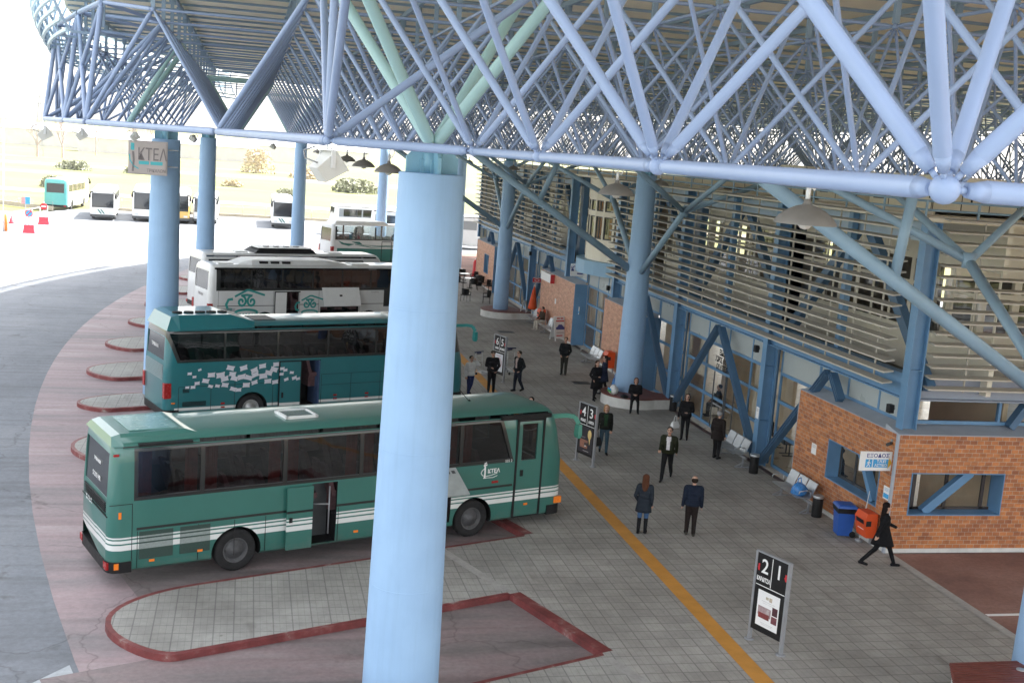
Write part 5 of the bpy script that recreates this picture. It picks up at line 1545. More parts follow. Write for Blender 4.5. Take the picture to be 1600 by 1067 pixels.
# ------------------------------------------------------------------ planter benches
def planter_bench(x, y, label, r=1.30, wing=1.5):
    t = thing('planter_bench', label, 'bench', (x, y, 0), 0, 'round white benches around the inner columns')
    pts = []
    a0 = R(50); n = 30
    for i in range(n+1):
        a = a0 + (2*PI-a0-R(62))*i/n - R(0)
        pts.append((r*math.cos(a), r*math.sin(a)))
    ye = pts[-1][1]; pts = pts[:-1] + [pts[-1], (wing, ye+.12), (wing, -.1), (r*.75, .15)]
    # polygon: circle from upper right round to lower right, then the wing to the wall
    mb = MB(); mb.prism(pts, 0, .40); me = mb.mesh('base', M['stonebase']); fixnormals(me); link('base', me, t)
    mb = MB(); mb.prism([(px_*1.02, py_*1.02) for px_, py_ in pts], .402, .455); me = mb.mesh('seat', M['wood']); fixnormals(me); link('seat', me, t)
    return t
planter_bench(15.95, 45.25, 'round white planter bench with dark red seat at the nearer column')
planter_bench(15.5, 69.2, 'round white planter bench with dark red seat at the farther column', 1.35, 1.6)
t = thing('slatted_bench', 'dark red slatted bench on a white base in the lower right corner', 'bench', (14.2, 19.55, 0))
poly = [(0,0),(3.0,.04),(3.0,-5),(-2.8,-5)]
mb = MB(); mb.prism([(.06,-.05),(2.95,-.02),(2.95,-4.9),(-2.7,-4.9)], 0, .38); me = mb.mesh('base', M['stonebase']); fixnormals(me); link('base', me, t)
mb = MB(); yy = -.005
while yy > -4.9:
    x0 = .56*yy; mb.box(x0, 3.0, yy-.075, yy, .385, .45); yy -= .10
mb.build('slats', M['wood'], t)
mb = MB(); mb.lathe([(.09,.0),(.09,.015),(.03,.03),(.001,.03)], (1.35,-.42,.45), 18); mb.build('recessed_lamp', M['chrome'], t)

# ------------------------------------------------------------------ steel benches, bins
def steel_bench(x, y, label, n=3):
    t = thing('steel_bench', label, 'bench', (x, y, 0), 0, 'perforated steel benches along the wall')
    L = n*.60
    mb = MB(); mb.box(-.02,.04,-L/2-.35,L/2+.1,.34,.40)
    mb.build('beam', M['greymetal'], t)
    for yy in (-L/2-.15, L/2-.12):
        g = MB(); g.bar((-.28,yy,.02),(.30,yy,.02),.05,.035); g.bar((0,yy,.03),(.02,yy,.36),.05,.05,up=(1,0,0)); g.bar((-.26,yy,.03),(0,yy,.16),.04,.04); g.build('leg', M['greymetal'], t)
    for k in range(n):
        y0 = -L/2+.60*k
        s = MB()
        prof = [(-.30,.43),(-.24,.455),(.10,.42),(.17,.46),(.24,.66),(.33,.86),(.36,.87)]
        rings = []
        for yy in (y0+.03, y0+.57):
            rings.append([(a, yy, b_) for a, b_ in prof] + [(a+.012, yy, b_-.018) for a, b_ in prof[::-1]])
        s.loft(rings, smooth=False); me = s.mesh('seat_shell', M['chrome']); fixnormals(me); link('seat_shell', me, t)
    for yy in (-L/2-.02, L/2+.02):
        a = MB(); a.path([(.14,yy,.45),(.10,yy,.64),(-.05,yy,.68),(-.26,yy,.64),(-.28,yy,.56)], .016, 8); a.build('armrest', M['chrome'], t)
    return t
steel_bench(16.62, 31.55, 'steel three seat bench with a blue bag on it, below the brick wall')
steel_bench(16.70, 36.55, 'empty steel three seat bench between the dark bins and the doorway')
steel_bench(16.62, 53.6, 'steel bench just left of the nearer planter column')
steel_bench(16.75, 66.2, 'steel bench at the far brick wall, left of the seated person')
steel_bench(16.75, 62.6, 'steel bench at the far brick wall, beside the car print board')
def ash_bin(x, y, label):
    t = thing('litter_bin', label, 'bin', (x, y, 0), 0, 'slim dark bins beside the seats')
    mb = MB(); mb.lathe([(.15,0),(.155,.02),(.155,.58),(.15,.60)], n=24); mb.build('drum', M['black'], t)
    mb = MB(); mb.lathe([(.158,.58),(.162,.60),(.162,.645),(.15,.655),(.12,.64),(.001,.62)], n=24, close=False); mb.build('ash_tray', M['chrome'], t)
ash_bin(16.78, 30.25, 'slim dark bin with steel top between the blue bag bench and the wheeled bin')
ash_bin(16.82, 34.85, 'slim dark bin with steel top at the near end of the empty bench')
ash_bin(17.35, 44.0, 'slim dark bin with steel top at the end of the nearer planter bench')
t = thing('wheeled_bin', 'blue wheeled bin with a black liner under the deep window', 'bin', (16.74, 28.62, 0), R(-12))
mb = MB(); mb.loft([[(-.20,-.21,.04),(.20,-.21,.04),(.20,.21,.04),(-.20,.21,.04)],[(-.25,-.26,.82),(.25,-.26,.82),(.25,.26,.82),(-.25,.26,.82)]], smooth=False); mb.build('body', M['bluebin'], t)
mb = MB(); mb.loft([[(-.262,-.272,.70),(.262,-.272,.70),(.262,.272,.70),(-.262,.272,.70)],[(-.275,-.285,.84),(.275,-.285,.84),(.275,.285,.84),(-.275,.285,.84)]], smooth=False); mb.build('liner', M['black'], t)
mb = MB(); mb.loft([[(-.28,-.29,.845),(.28,-.29,.845),(.28,.29,.845),(-.28,.29,.845)],[(-.26,-.27,.90),(.26,-.27,.90),(.26,.27,.90),(-.26,.27,.90)],[(-.2,-.2,.93),(.2,-.2,.93),(.2,.2,.93),(-.2,.2,.93)]], smooth=False); mb.tube((.30,-.2,.86),(.30,.2,.86),.018,n=8); mb.build('lid', M['bluebin'], t)
for yy in (-.20, .20):
    mb = MB(); mb.tube((.22,yy-.03,.09),(.22,yy+.03,.09),.09,n=18); mb.build('wheel', M['black'], t)
def orange_bin(x, y, z, label, s=1.0):
    t = thing('wall_bin', label, 'bin', (x, y, z), 0, 'orange red litter bins')
    w, h, d = .27*s, .72*s, .40*s
    mb = MB(); mb.loft([[(-d*.75,-w,0),(0,-w,0),(0,w,0),(-d*.75,w,0)],[(-d,-w*1.12,h*.75),(0,-w*1.12,h*.75),(0,w*1.12,h*.75),(-d,w*1.12,h*.75)],[(-d*.8,-w*1.05,h),(0,-w*1.05,h),(0,w*1.05,h),(-d*.8,w*1.05,h)]], smooth=False); mb.build('bucket', M['orange'], t)
    mb = MB(); mb.add([(-d*.93-.006,-w*.8,h*.55),(-d*.93-.006,w*.8,h*.55),(-d-.010,w*.8,h*.73),(-d-.010,-w*.8,h*.73)], [(0,1,2,3)]); mb.box(-d*.9,-d*.5,-w*1.13,-w*1.08,h*.5,h*.72); mb.build('opening', M['black'], t)
    mb = MB(); mb.box(-d*.86,-d*.80,-w*.6,w*.6,h*.30,h*.38); mb.build('sticker', M['ink_w'], t)
    mb = MB(); mb.box(0,.05,-.05,.05,-z+.02,h*.9); mb.build('post', M['greymetal'], t)
orange_bin(17.12, 27.78, .28, 'orange red litter bin at the brick corner, behind the walking woman', .95)
orange_bin(17.02, 51.4, .35, 'orange red litter bin beside the nearer planter column', 1.05)
orange_bin(17.02, 64.75, .45, 'orange red litter bin behind the seated person', 1.0)
t = thing('drain_pole', 'thin white pole leaning on the window beside the blue bin', 'pole', (16.95, 28.15, 0))
mb = MB(); mb.tube((0,-.1,.0),(.18,-.05,1.45),.012,n=8); mb.build('stick', M['white'], t)
mb = MB(); mb.lathe([(.10,0),(.11,.06),(.02,.10)], (0,-.1,0), 12); mb.build('mop_head', M['greymetal'], t)

# ------------------------------------------------------------------ bags
def bag(x, y, z, sx, sy, sz, mat, label, handles=True):
    t = thing('carrier_bag', label, 'bag', (x, y, z))
    mb = MB(); rings = []
    for zz, k in ((0,.82),(.12,1.0),(.5,1.0),(.8,.72),(1.0,.35)):
        rings.append([(sx*k*math.cos(a)*(1+.12*math.sin(3*a+zz*5)), sy*k*math.sin(a)*(1+.1*math.sin(2*a)), sz*zz) for a in [2*PI*i/16 for i in range(16)]])
    mb.loft(rings, smooth=True); mb.build('sack', M[mat] if isinstance(mat, str) else mat, t)
    if handles:
        h = MB(); h.path([(-sx*.3,0,sz*.95),(-sx*.25,0,sz*1.35),(sx*.1,0,sz*1.45),(sx*.25,0,sz*.95)], .014, 6); h.build('handles', M[mat] if isinstance(mat, str) else mat, t)
    return t
bag(16.55, 31.05, .44, .24, .26, .36, 'bluebag', 'knotted blue plastic bag on the steel bench by the brick wall')
b_ = bag(15.05, 45.0, .455, .18, .30, .36, 'white', 'white carrier bag with blue and green print on the planter bench', False)
mb = MB(); mb.box(-.192,-.17,-.2,.2,.14,.22); mb.build('blue_print', M['ink_sky'], b_)
mb = MB(); mb.box(-.193,-.17,-.22,.22,.06,.13); mb.build('green_print', paint('green print',(.10,.40,.08),.5,.05,5), b_)
bag(15.55, 46.35, .455, .16, .18, .40, 'bluebag', 'blue and white bag standing behind the carrier bag on the planter bench')
bag(15.25, 44.15, .455, .16, .20, .14, 'black', 'small black bag lying on the front of the planter bench', False)

# ------------------------------------------------------------------ luggage trolleys, cafe furniture
def trolley(x, y, rz, label):
    t = thing('luggage_trolley', label, 'trolley', (x, y, 0), rz, 'luggage trolleys by the platform sign')
    mb = MB()
    for xx in (-.24, .24):
        mb.path([(xx,-.35,.12),(xx,.28,.16),(xx*.95,.34,1.0)], .016, 8)
    for z in (.35,.6,.85): mb.tube((-.24,.30,z),(.24,.30,z),.010,n=6)
    for xx in (-.12,0,.12): mb.tube((xx,-.35,.12),(xx,.28,.16),.008,n=6)
    mb.build('frame', M['chrome'], t)
    mb = MB(); mb.tube((-.30,.34,1.02),(.30,.34,1.02),.03,n=10); mb.box(-.10,.10,.30,.38,.93,1.05); mb.build('handle', paint('navy handle',(.02,.025,.09),.45,.1,3), t)
    for xx, yy in ((-.22,.25),(.22,.25),(0,-.38)):
        mb = MB(); mb.tube((xx-.02,yy,.06),(xx+.02,yy,.06),.06,n=14); mb.build('wheel', M['black'], t)
trolley(11.75, 50.9, R(15), 'nearer luggage trolley with navy handle right of platform sign 6 5')
trolley(12.20, 51.5, R(15), 'farther luggage trolley with navy handle behind the nearer trolley')
trolley(10.6, 50.3, R(40), 'lone luggage trolley with navy handle left of platform sign 6 5')
def cafe_chair(x, y, rz, label):
    t = thing('cafe_chair', label, 'chair', (x, y, 0), rz, 'dark wicker cafe chairs')
    for xx, yy in ((-.22,-.2),(.22,-.2),(-.22,.22),(.22,.22)):
        mb = MB(); mb.tube((xx*1.1,yy*1.1,0),(xx,yy,.45),.018,n=6); mb.build('leg', M['black'], t)
    mb = MB(); mb.box(-.26,.26,-.25,.26,.43,.48); mb.build('seat', M['black'], t)
    mb = MB(); rings = []
    for z, k in ((.48,.25),(.68,.27),(.88,.27)):
        rings.append([(k*math.cos(a), .02+k*math.sin(a)+.02*z, z) for a in [R(0)+R(180)*i/10 for i in range(11)]] + [((k-.03)*math.cos(a), .02+(k-.03)*math.sin(a)+.02*z, z) for a in [R(180)-R(180)*i/10 for i in range(11)]])
    mb.loft(rings, smooth=False); me = mb.mesh('backrest', M['black']); fixnormals(me); link('backrest', me, t)
    for xx in (-.26,.26):
        mb = MB(); mb.path([(xx,.05,.68),(xx,-.22,.66),(xx*.95,-.22,.46)], .018, 6); mb.build('armrest', M['black'], t)
def cafe_table(x, y, label):
    t = thing('cafe_table', label, 'table', (x, y, 0), 0, 'cafe tables with pale tops')
    mb = MB(); mb.box(-.36,.36,-.36,.36,.70,.73); mb.build('top', paint('pale table top',(.60,.62,.62),.2,.05,3), t)
    mb = MB(); mb.tube((0,0,.03),(0,0,.70),.035,n=10); mb.build('pedestal', M['black'], t)
    mb = MB(); mb.lathe([(.25,0),(.24,.02),(.04,.05)], n=16); mb.build('foot', M['black'], t)
cafe_table(16.0, 83.0, 'cafe table nearest the camera among the dark chairs')
cafe_table(16.1, 86.0, 'middle cafe table among the dark chairs')
cafe_table(16.2, 89.0, 'farthest cafe table, beside the red parasol base')
ch = [(15.2,82.6,R(90),'dark chair left of the nearest cafe table'),(16.1,81.9,R(180),'dark chair in front of the nearest cafe table'),(16.8,83.2,R(-90),'dark chair right of the nearest cafe table'),
      (15.3,86.0,R(90),'dark chair left of the middle cafe table'),(16.9,86.2,R(-90),'dark chair right of the middle cafe table'),(16.2,87.4,R(5),'dark chair between the middle and farthest cafe tables'),
      (15.5,89.2,R(80),'dark chair left of the farthest cafe table'),(14.4,75.6,R(140),'dark chair nearest the column with the carriers, standing alone'),(15.6,74.8,R(-100),'dark chair standing just left of the farther planter bench'),(17.0,81.0,R(-60),'dark chair pulled out between the tables and the brick wall')]
ch[7] = (14.3,75.4,R(140),'lone dark chair in the open, left of the chair by the farther planter bench')
for x, y, rz, lb in ch: cafe_chair(x, y, rz, lb)
t = thing('furled_parasol', 'furled red parasol standing by the far brick wall', 'parasol', (17.3, 88.2, 0))
mb = MB(); mb.tube((0,0,0),(0,0,1.7),.025,n=8); mb.build('pole', M['white'], t)
mb = MB(); mb.lathe([(.26,.25),(.20,.5),(.15,.9),(.14,1.4),(.04,1.6)], n=12); mb.build('canopy', M['red'], t)
t = thing('furled_parasol', 'furled orange parasol against the blue post past the entrance', 'parasol', (17.05, 68.0, 0), 0)
mb = MB(); mb.tube((0,0,0),(.05,0,2.2),.025,n=8); mb.build('pole', M['white'], t)
mb = MB(); mb.M = Matrix.Rotation(R(8),4,'X'); mb.lathe([(.30,.75),(.26,.9),(.20,1.3),(.10,1.9),(.02,2.15)], n=12); mb.build('canopy', M['orange'], t)
t = thing('cafe_bin', 'black tub bin at the foot of the far brick wall', 'bin', (17.0, 84.6, 0))
mb = MB(); mb.lathe([(.24,0),(.28,.7),(.30,.74),(.27,.74)], n=18); mb.build('tub', M['black'], t)
mb = MB(); mb.lathe([(.29,.75),(.25,.80),(.001,.82)], n=18); mb.build('lid', M['charcoal'], t)
for (x, y, lb) in ((17.0-.6,63.4,''),):
    pass
def manhole(x, y, w, d, label):
    t = thing('drain_cover', label, 'drain cover', (x, y, 0), 0, 'drain covers in the paving')
    mb = MB(); mb.box(-w,w,-d,d,.004,.012); mb.build('plate', M['charcoal'], t)
    mb = MB()
    for k in range(5): mb.box(-w*.8,w*.8,-d*.8+k*d*.4-.01,-d*.8+k*d*.4+.01,.012,.014)
    mb.build('slots', M['black'], t)
manhole(14.4, 63.0, .45, .3, 'dark drain cover in the paving before the far bench'); manhole(14.9, 49.2, .4, .3, 'dark drain cover in the paving left of the bin and column')
# seats and plant inside the hall
def hall_seat(x, y, rz, label):
    t = thing('hall_chair', label, 'chair', (x, y, .012), rz, 'dark chairs inside the waiting hall')
    mb = MB(); mb.box(-.24,.24,-.24,.24,.42,.46); mb.build('seat', M['charcoal'], t)
    mb = MB(); mb.box(-.24,.24,.20,.25,.46,.95); mb.build('backrest', M['charcoal'], t)
    for xx in (-.2,.2):
        mb = MB(); mb.bar((xx,-.25,.01),(xx,.25,.01),.04,.03); mb.bar((xx,0,.02),(xx,0,.42),.04,.04,up=(0,1,0)); mb.build('leg', M['charcoal'], t)
for x, y, rz, lb in ((19.0,33.2,R(90),'dark chair inside the glass beside the brick corner'),(19.0,34.2,R(90),'dark chair inside the glass behind the near bin'),(19.2,37.2,R(80),'dark chair inside the glass behind the empty bench'),(19.3,38.4,R(80),'dark chair inside the glass right of the doorway'),(19.0,43.0,R(90),'dark chair inside the glass left of the doorway')): hall_seat(x, y, rz, lb)
t = thing('potted_palm', 'leafy palm in a pot behind the waiting hall glass', 'plant', (19.3, 34.3, .012))
mb = MB(); mb.lathe([(.18,0),(.24,.4),(.26,.42),(.22,.42)], n=16); mb.build('pot', M['charcoal'], t)
mb = MB(); random.seed(3)
for k in range(22):
    a = random.uniform(0,2*PI); l = random.uniform(.7,1.2); pts = []
    for i in range(6):
        f = i/5; pts.append((l*f*math.cos(a)*.8, l*f*math.sin(a)*.8, 1.4+.9*f-1.0*f*f))
    for i in range(5):
        p, q = Vector(pts[i]), Vector(pts[i+1]); s_ = Vector((-math.sin(a),math.cos(a),0))*.10*(1-i/6)
        mb.add([p-s_,p+s_,q+s_*.8,q-s_*.8], [(0,1,2,3)])
mb.build('fronds', M['leaf'], t)
mb = MB(); mb.tube((0,0,.4),(0,0,1.5),.04,.025); mb.build('stem', M['bark'], t)
# ------------------------------------------------------------------ people
def cloth(c, name=None):
    return paint('cloth %.3f %.3f %.3f' % c, c, .9, .18, 9, spec=.08)
def person(label, x, y, face, h=1.72, top=(.02,.02,.025), legs=(.02,.02,.025), shoes=(.012,.012,.012), hair=(.02,.015,.012), pose='stand', arms=None, legsw=(.0,.0), coat=None,
           hairstyle='short', open_front=None, bulk=1.08, z=0.0, gloves=False, boots=None, female=False):
    """face = angle of the look direction from +Y, clockwise seen from above (0 = away along the terminal)"""
    t = thing('person', label, 'person', (x, y, z), -face)
    s = h/1.72
    if legsw == (.0,.0) and pose == 'stand':
        rr_ = random.Random(label); k_ = rr_.uniform(.05,.13)*rr_.choice((-1,1)); legsw = (k_, -k_*.6)
    P = []     # (label, a, b, ra, rb)
    def cap(l, a, b, ra, rb): P.append((l, np.array(a, float), np.array(b, float), ra, rb))
    hipz = .92; lean = 0.0
    sit = pose == 'sit'; perch = pose == 'perch'
    if sit: hipz = .53
    if perch: hipz = .60
    sh = hipz+.50
    B = bulk
    off = -.05 if (sit or perch) else 0
    # torso as overlapping capsules side to side
    for zz, w, r in ((hipz+.0,.075,.118),(hipz+.12,.062,.112*B),(hipz+.22,.075,.112*B),(hipz+.33,.095,.118*B),(hipz+.42,.105,.108*B)):
        cap('top' if zz > hipz+.03 or coat else 'legs', (-w,off*(1-(zz-hipz)/.5),zz), (w,off*(1-(zz-hipz)/.5),zz), r, r)
    cap('top', (-.155*B,0,sh-.02), (.155*B,0,sh-.02), .070*B, .070*B)
    cap('skin', (0,.0,sh), (0,.015,sh+.12), .054, .050)
    hz = sh+.215
    cap('skin', (0,.02,hz), (0,.025,hz-.02), .083, .078); cap('skin', (0,.0,hz+.025), (0,.03,hz+.03), .086, .080)
    cap('skin', (0,.045,hz-.075), (0,.05,hz-.08), .050, .042)                     # jaw and chin
    cap('skin', (0,.10,hz-.005), (0,.118,hz-.028), .012, .017)                    # nose
    cap('lip', (-.018,.088,hz-.062), (.018,.088,hz-.062), .012, .012)             # mouth
    for sg in (-1,1):
        cap('skin', (sg*.088,.005,hz+.01), (sg*.090,-.005,hz-.03), .012, .011)    # ears
        cap('eye', (sg*.033,.094,hz+.015), (sg*.033,.096,hz+.015), .012, .012)    # eyes
        cap('brow', (sg*.018,.100,hz+.036), (sg*.052,.092,hz+.034), .008, .007)
    for i, sg in enumerate((-1,1)):
        sw = legsw[i]
        hip = (sg*.088, off, hipz-.02)
        if sit: knee = (sg*.11,.40,.50); ank = (sg*.12,.40+sw,.08)
        elif perch: knee = (sg*.13,.34,.47); ank = (sg*.15,.38+sw,.08)
        else:
            knee = (sg*.092,.02+sw*.55,.48+abs(sw)*.02); ank = (sg*.095, sw*1.0-(.12 if sw < -.1 else 0), .085+(.06 if sw < -.1 else 0))
        tw = 1.0 if female else 1.16
        cap('legs', hip, knee, .092*tw, .066*tw); cap('boot' if boots else 'legs', knee, ank, .064*tw, .050*tw)
        tip = (ank[0]+sg*.02, ank[1]+.15, .035 if ank[2] < .1 else ank[2]-.09); heel = (ank[0], ank[1]-.04, max(.04, ank[2]-.045))
        cap('shoe', heel, tip, .046, .036)
        # arm
        ar = (arms or {}).get('LR'[i])
        shp = np.array((sg*.175*B, 0, sh-.03))
        if ar is None: elb = np.array((sg*.215*B,-.04,sh-.31)); hand = np.array((sg*.205*B,.05,sh-.56))
        elif ar == 'pocket': elb = np.array((sg*.245*B,-.09,sh-.30)); hand = np.array((sg*.165,.06,sh-.50))
        elif ar == 'front': elb = np.array((sg*.215*B,-.02,sh-.30)); hand = np.array((sg*.06,.20,sh-.34))
        elif ar == 'fwd': elb = np.array((sg*.23,.10,sh-.28)); hand = np.array((sg*.22,.36,sh-.38))
        elif ar == 'back': elb = np.array((sg*.24,-.15,sh-.27)); hand = np.array((sg*.24,-.22,sh-.52))
        elif ar == 'up': elb = np.array((sg*.36,.10,sh-.05)); hand = np.array((sg*.16,.12,sh+.16))
        elif ar == 'side': elb = np.array((sg*.245,-.02,sh-.30)); hand = np.array((sg*.265,.05,sh-.56))
        elif ar == 'lap': elb = np.array((sg*.25,.05,sh-.30)); hand = np.array((sg*.12,.30,sh-.38))
        cap('top', shp, elb, .062*B, .050*B); cap('top', elb, hand, .050*B, .040*B)
        d = hand-elb; d /= np.linalg.norm(d)
        side = np.cross(d, (0,0,1.0)); 
        if np.linalg.norm(side) < .3: side = np.array((0,1.0,0))
        side /= np.linalg.norm(side)
        sk = 'top' if gloves else 'skin'
        palm = hand+d*.055
        cap(sk, hand+side*.012, palm+side*.022, .026, .022); cap(sk, hand-side*.012, palm-side*.022, .026, .022)
        curl = np.cross(side, d)*(-sg)*.02
        for f_, (o_, ln) in enumerate(((-.033,.060),(-.011,.070),(.011,.066),(.033,.050))):
            k0 = palm+side*o_; k1 = k0+d*ln*.55+curl*.4; k2 = k1+d*ln*.45+curl
            cap(sk, k0, k1, .0115, .0105); cap(sk, k1, k2, .0105, .0095)
        k0 = hand+d*.02+side*.030; k1 = k0+side*.028+d*.03; cap(sk, k0, k1, .0125, .0115); cap(sk, k1, k1+d*.028, .0115, .010)
    mb = MB()
    for (l, a, b, ra, rb) in P:
        dd = b-a; L = np.linalg.norm(dd)
        dd = dd/L if L > 1e-6 else np.array((0,0,1.0))
        mb.tube(a, b, ra, rb, n=14, cap=True); mb.ball(a, ra, 12); mb.ball(b, rb, 12)
    me = mb.mesh('body', M['skin'])
    o = bpy.data.objects.new('body', me); COL.objects.link(o)
    md = o.modifiers.new('r', 'REMESH'); md.mode = 'VOXEL'; md.voxel_size = .0125; md.use_smooth_shade = True
    sm = o.modifiers.new('s', 'SMOOTH'); sm.iterations = 2; sm.factor = .5
    me2 = eval_mesh(o, 'body'); bpy.data.objects.remove(o); bpy.data.meshes.remove(me)
    n = len(me2.polygons)
    c = np.empty(n*3); me2.polygons.foreach_get('center', c); c = c.reshape(-1,3)
    best = np.full(n, 1e9); lab = np.zeros(n, int)
    names = ['skin','top','legs','shoe','boot','lip','eye','brow']
    for (l, a, b, ra, rb) in P:
        ab = b-a; L2 = ab@ab
        tt = np.clip(((c-a)@ab)/L2, 0, 1) if L2 > 1e-9 else np.zeros(n)
        dist = np.linalg.norm(c-(a+tt[:,None]*ab), axis=1)-(ra+(rb-ra)*tt)
        if l in ('eye','lip','brow'): dist -= .006
        k = dist < best; best[k] = dist[k]; lab[k] = names.index(l)
    if open_front is not None:
        fr = (lab == 1) & (c[:,1] > .05) & (np.abs(c[:,0]) < .055+.02*(c[:,2] > sh-.1)) & (c[:,2] < sh+.03) & (c[:,2] > hipz+.02)
        lab[fr] = 8
    mats = [M['skin'], cloth(top), cloth(legs), cloth(shoes), cloth(boots or shoes), paint('lips',(.32,.12,.10),.5,.1,9), M['black'], cloth(hair), cloth(open_front or top)]
    me2.materials.clear()
    for m_ in mats: me2.materials.append(m_)
    me2.polygons.foreach_set('material_index', lab.astype(int).tolist())
    me2.polygons.foreach_set('use_smooth', [True]*n)
    sc = Matrix.Scale(s, 4); me2.transform(sc); me2.update()
    link('body', me2, t)
    def child(name, mb, mat):
        m_ = mb.mesh(name, mat); m_.transform(sc); return link(name, m_, t)
    hm = cloth(hair)
    mb = MB()
    if hairstyle != 'bald':
        n_ = 18
        vs = []
        mb.ball((0,-.016,hz+.036), (.100,.108,.098), 16)
        if hairstyle == 'long':
            rings = []
            for zz, w, d_, yy in ((hz+.06,.095,.085,-.02),(hz-.05,.100,.075,-.04),(hz-.16,.105,.060,-.065),(hz-.28,.095,.045,-.085),(hz-.36,.05,.03,-.09)):
                rings.append([(w*math.cos(a)*(1+.05*math.sin(5*a)), yy+d_*math.sin(a), zz) for a in [2*PI*i/16 for i in range(16)]])
            mb.loft(rings, smooth=True)
        if hairstyle == 'bob':
            rings = []
            for zz, w, d_, yy in ((hz+.06,.097,.09,-.02),(hz-.04,.108,.085,-.025),(hz-.12,.10,.065,-.04),(hz-.15,.06,.04,-.04)):
                rings.append([(w*math.cos(a), yy+d_*math.sin(a), zz) for a in [2*PI*i/16 for i in range(16)]])
            mb.loft(rings, smooth=True)
        if hairstyle == 'cap':
            mb.lathe([(.101,.035),(.104,.07),(.085,.115),(.001,.125)], (0,-.008,hz), 18); mb.box(-.06,.06,.07,.155,hz+.05,hz+.062)
        child('cap' if hairstyle == 'cap' else 'hair', mb, hm)
    else:
        mb.ball((0,-.022,hz-.008), (.097,.090,.084), 16); child('hair', mb, hm)
    if coat:
        mb = MB(); rings = []
        for f in (0,.25,.55,.8,1):
            zz = hipz+.16-(hipz+.16-coat)*f; w = .17*B+.06*f; d_ = .125*B+.05*f+ (abs(legsw[0])+abs(legsw[1]))*.16*f; yy = off*0+(legsw[0]+legsw[1])*.1*f
            rings.append([(w*math.cos(a)*(1+.02*math.sin(7*a)), yy+d_*math.sin(a), zz) for a in [2*PI*i/28 for i in range(28)]])
        mb.loft(rings, smooth=True); child('coat_skirt', mb, cloth(top))
    else:
        mb = MB(); rings = []
        if not (sit or perch):
            for zz, k in ((hipz+.10,1.0),(hipz+.02,1.04),(hipz-.03,1.0)):
                rings.append([(.178*B*k*math.cos(a), .128*B*k*math.sin(a), zz) for a in [2*PI*i/24 for i in range(24)]])
            mb.loft(rings, smooth=True); child('jacket_hem', mb, cloth(top))
    mb = MB(); mb.tube((0,-.01,sh+.0),(0,.0,sh+.065), .082*B, .066, n=18); child('collar', mb, cloth(top))
    t['_h'] = h
    hands = {}
    return t, s, sh
def heading(dx, dy): return math.atan2(dx, dy)
BLK = (.012,.012,.014); NAVY = (.012,.016,.028)
toC = heading(-1.0,-1.6)
person('balding man in a navy bomber jacket walking away, hands down', 12.12, 28.61, R(15), 1.66, (.014,.020,.036), (.020,.015,.014), (.05,.045,.04), (.025,.018,.014), legsw=(.06,-.05), arms={'L':'side','R':'side'}, hairstyle='bald', bulk=1.22)
person('woman with long brown hair, navy coat, blue jeans and black boots, back turned', 10.78, 28.78, R(25), 1.64, (.020,.026,.036), (.055,.11,.22), BLK, (.085,.035,.020), legsw=(-.02,.04), arms={'L':'pocket','R':None}, hairstyle='long', coat=.66, boots=BLK, female=True, bulk=1.04)
person('man striding in an open dark green jacket over a white shirt', 13.38, 33.98, heading(-.55,-1), 1.70, (.022,.025,.014), BLK, BLK, (.05,.045,.042), legsw=(-.34,.32), arms={'L':'back','R':'fwd'}, open_front=(.60,.58,.60), bulk=1.2)
t_, s_, sh_ = person('blonde woman in a dark jacket and jeans carrying a black handbag', 12.22, 37.1, heading(-.2,-1), 1.68, (.014,.016,.014), (.045,.08,.11), BLK, (.30,.165,.07), legsw=(.14,-.12), hairstyle='bob', arms={'R':'side'}, open_front=(.02,.05,.025), female=True)
person('man in a dark jacket standing alone, hands in pockets, facing the camera', 14.55, 51.05, heading(-.45,-1), 1.72, (.010,.012,.014), (.030,.030,.026), BLK, (.03,.025,.02), arms={'L':'pocket','R':'pocket'}, legsw=(.02,-.02))
person('elderly man in a grey cap and dark brown coat facing the doorway', 16.2, 36.63, heading(.8,.6), 1.66, (.022,.017,.016), BLK, BLK, (.28,.28,.29), hairstyle='cap', coat=.72, bulk=1.15)
person('woman all in black with a white bag, before the glass doorway', 16.0, 39.2, heading(-.55,-1), 1.70, BLK, BLK, BLK, (.016,.012,.011), hairstyle='bob', arms={'L':'front','R':'side'}, female=True, bulk=1.12)
person('woman in dark clothes perched on the edge of the planter bench', 15.55, 43.70, heading(-.3,-1), 1.66, BLK, BLK, BLK, (.09,.04,.025), pose='perch', arms={'L':'front','R':'front'}, hairstyle='bob', female=True, bulk=1.15)
person('woman with long hair in a long black coat left of the planter bench', 14.45, 45.6, heading(.2,-1), 1.66, BLK, BLK, BLK, (.05,.025,.018), hairstyle='long', coat=.52, arms={'L':'front','R':'pocket'}, female=True)
person('person in a navy coat standing beside the column and carrier bags', 15.15, 46.75, heading(-.9,.1), 1.68, (.010,.014,.030), BLK, BLK, (.03,.02,.018), hairstyle='long', coat=.62, arms={'L':'front','R':'front'}, female=True)
person('person in a brown jacket and pale trousers sitting on the far steel bench', 16.78, 64.3, heading(-1,-.35), 1.70, (.055,.040,.030), (.52,.48,.42), (.45,.42,.38), (.02,.018,.016), pose='sit', arms={'L':'lap','R':'lap'})
person('man in a black jacket standing before platform sign 6 5', 10.2, 46.7, heading(-.1,-1), 1.74, BLK, BLK, BLK, (.04,.035,.032), arms={'L':'pocket','R':'front'}, hairstyle='cap', bulk=1.2)
person('man in an open black leather jacket over a pale jumper beside the trolleys', 11.4, 47.0, heading(-.9,-.45), 1.72, (.011,.013,.015), (.016,.019,.030), BLK, (.035,.028,.024), open_front=(.36,.29,.27), arms={'L':'pocket','R':'pocket'}, bulk=1.2)
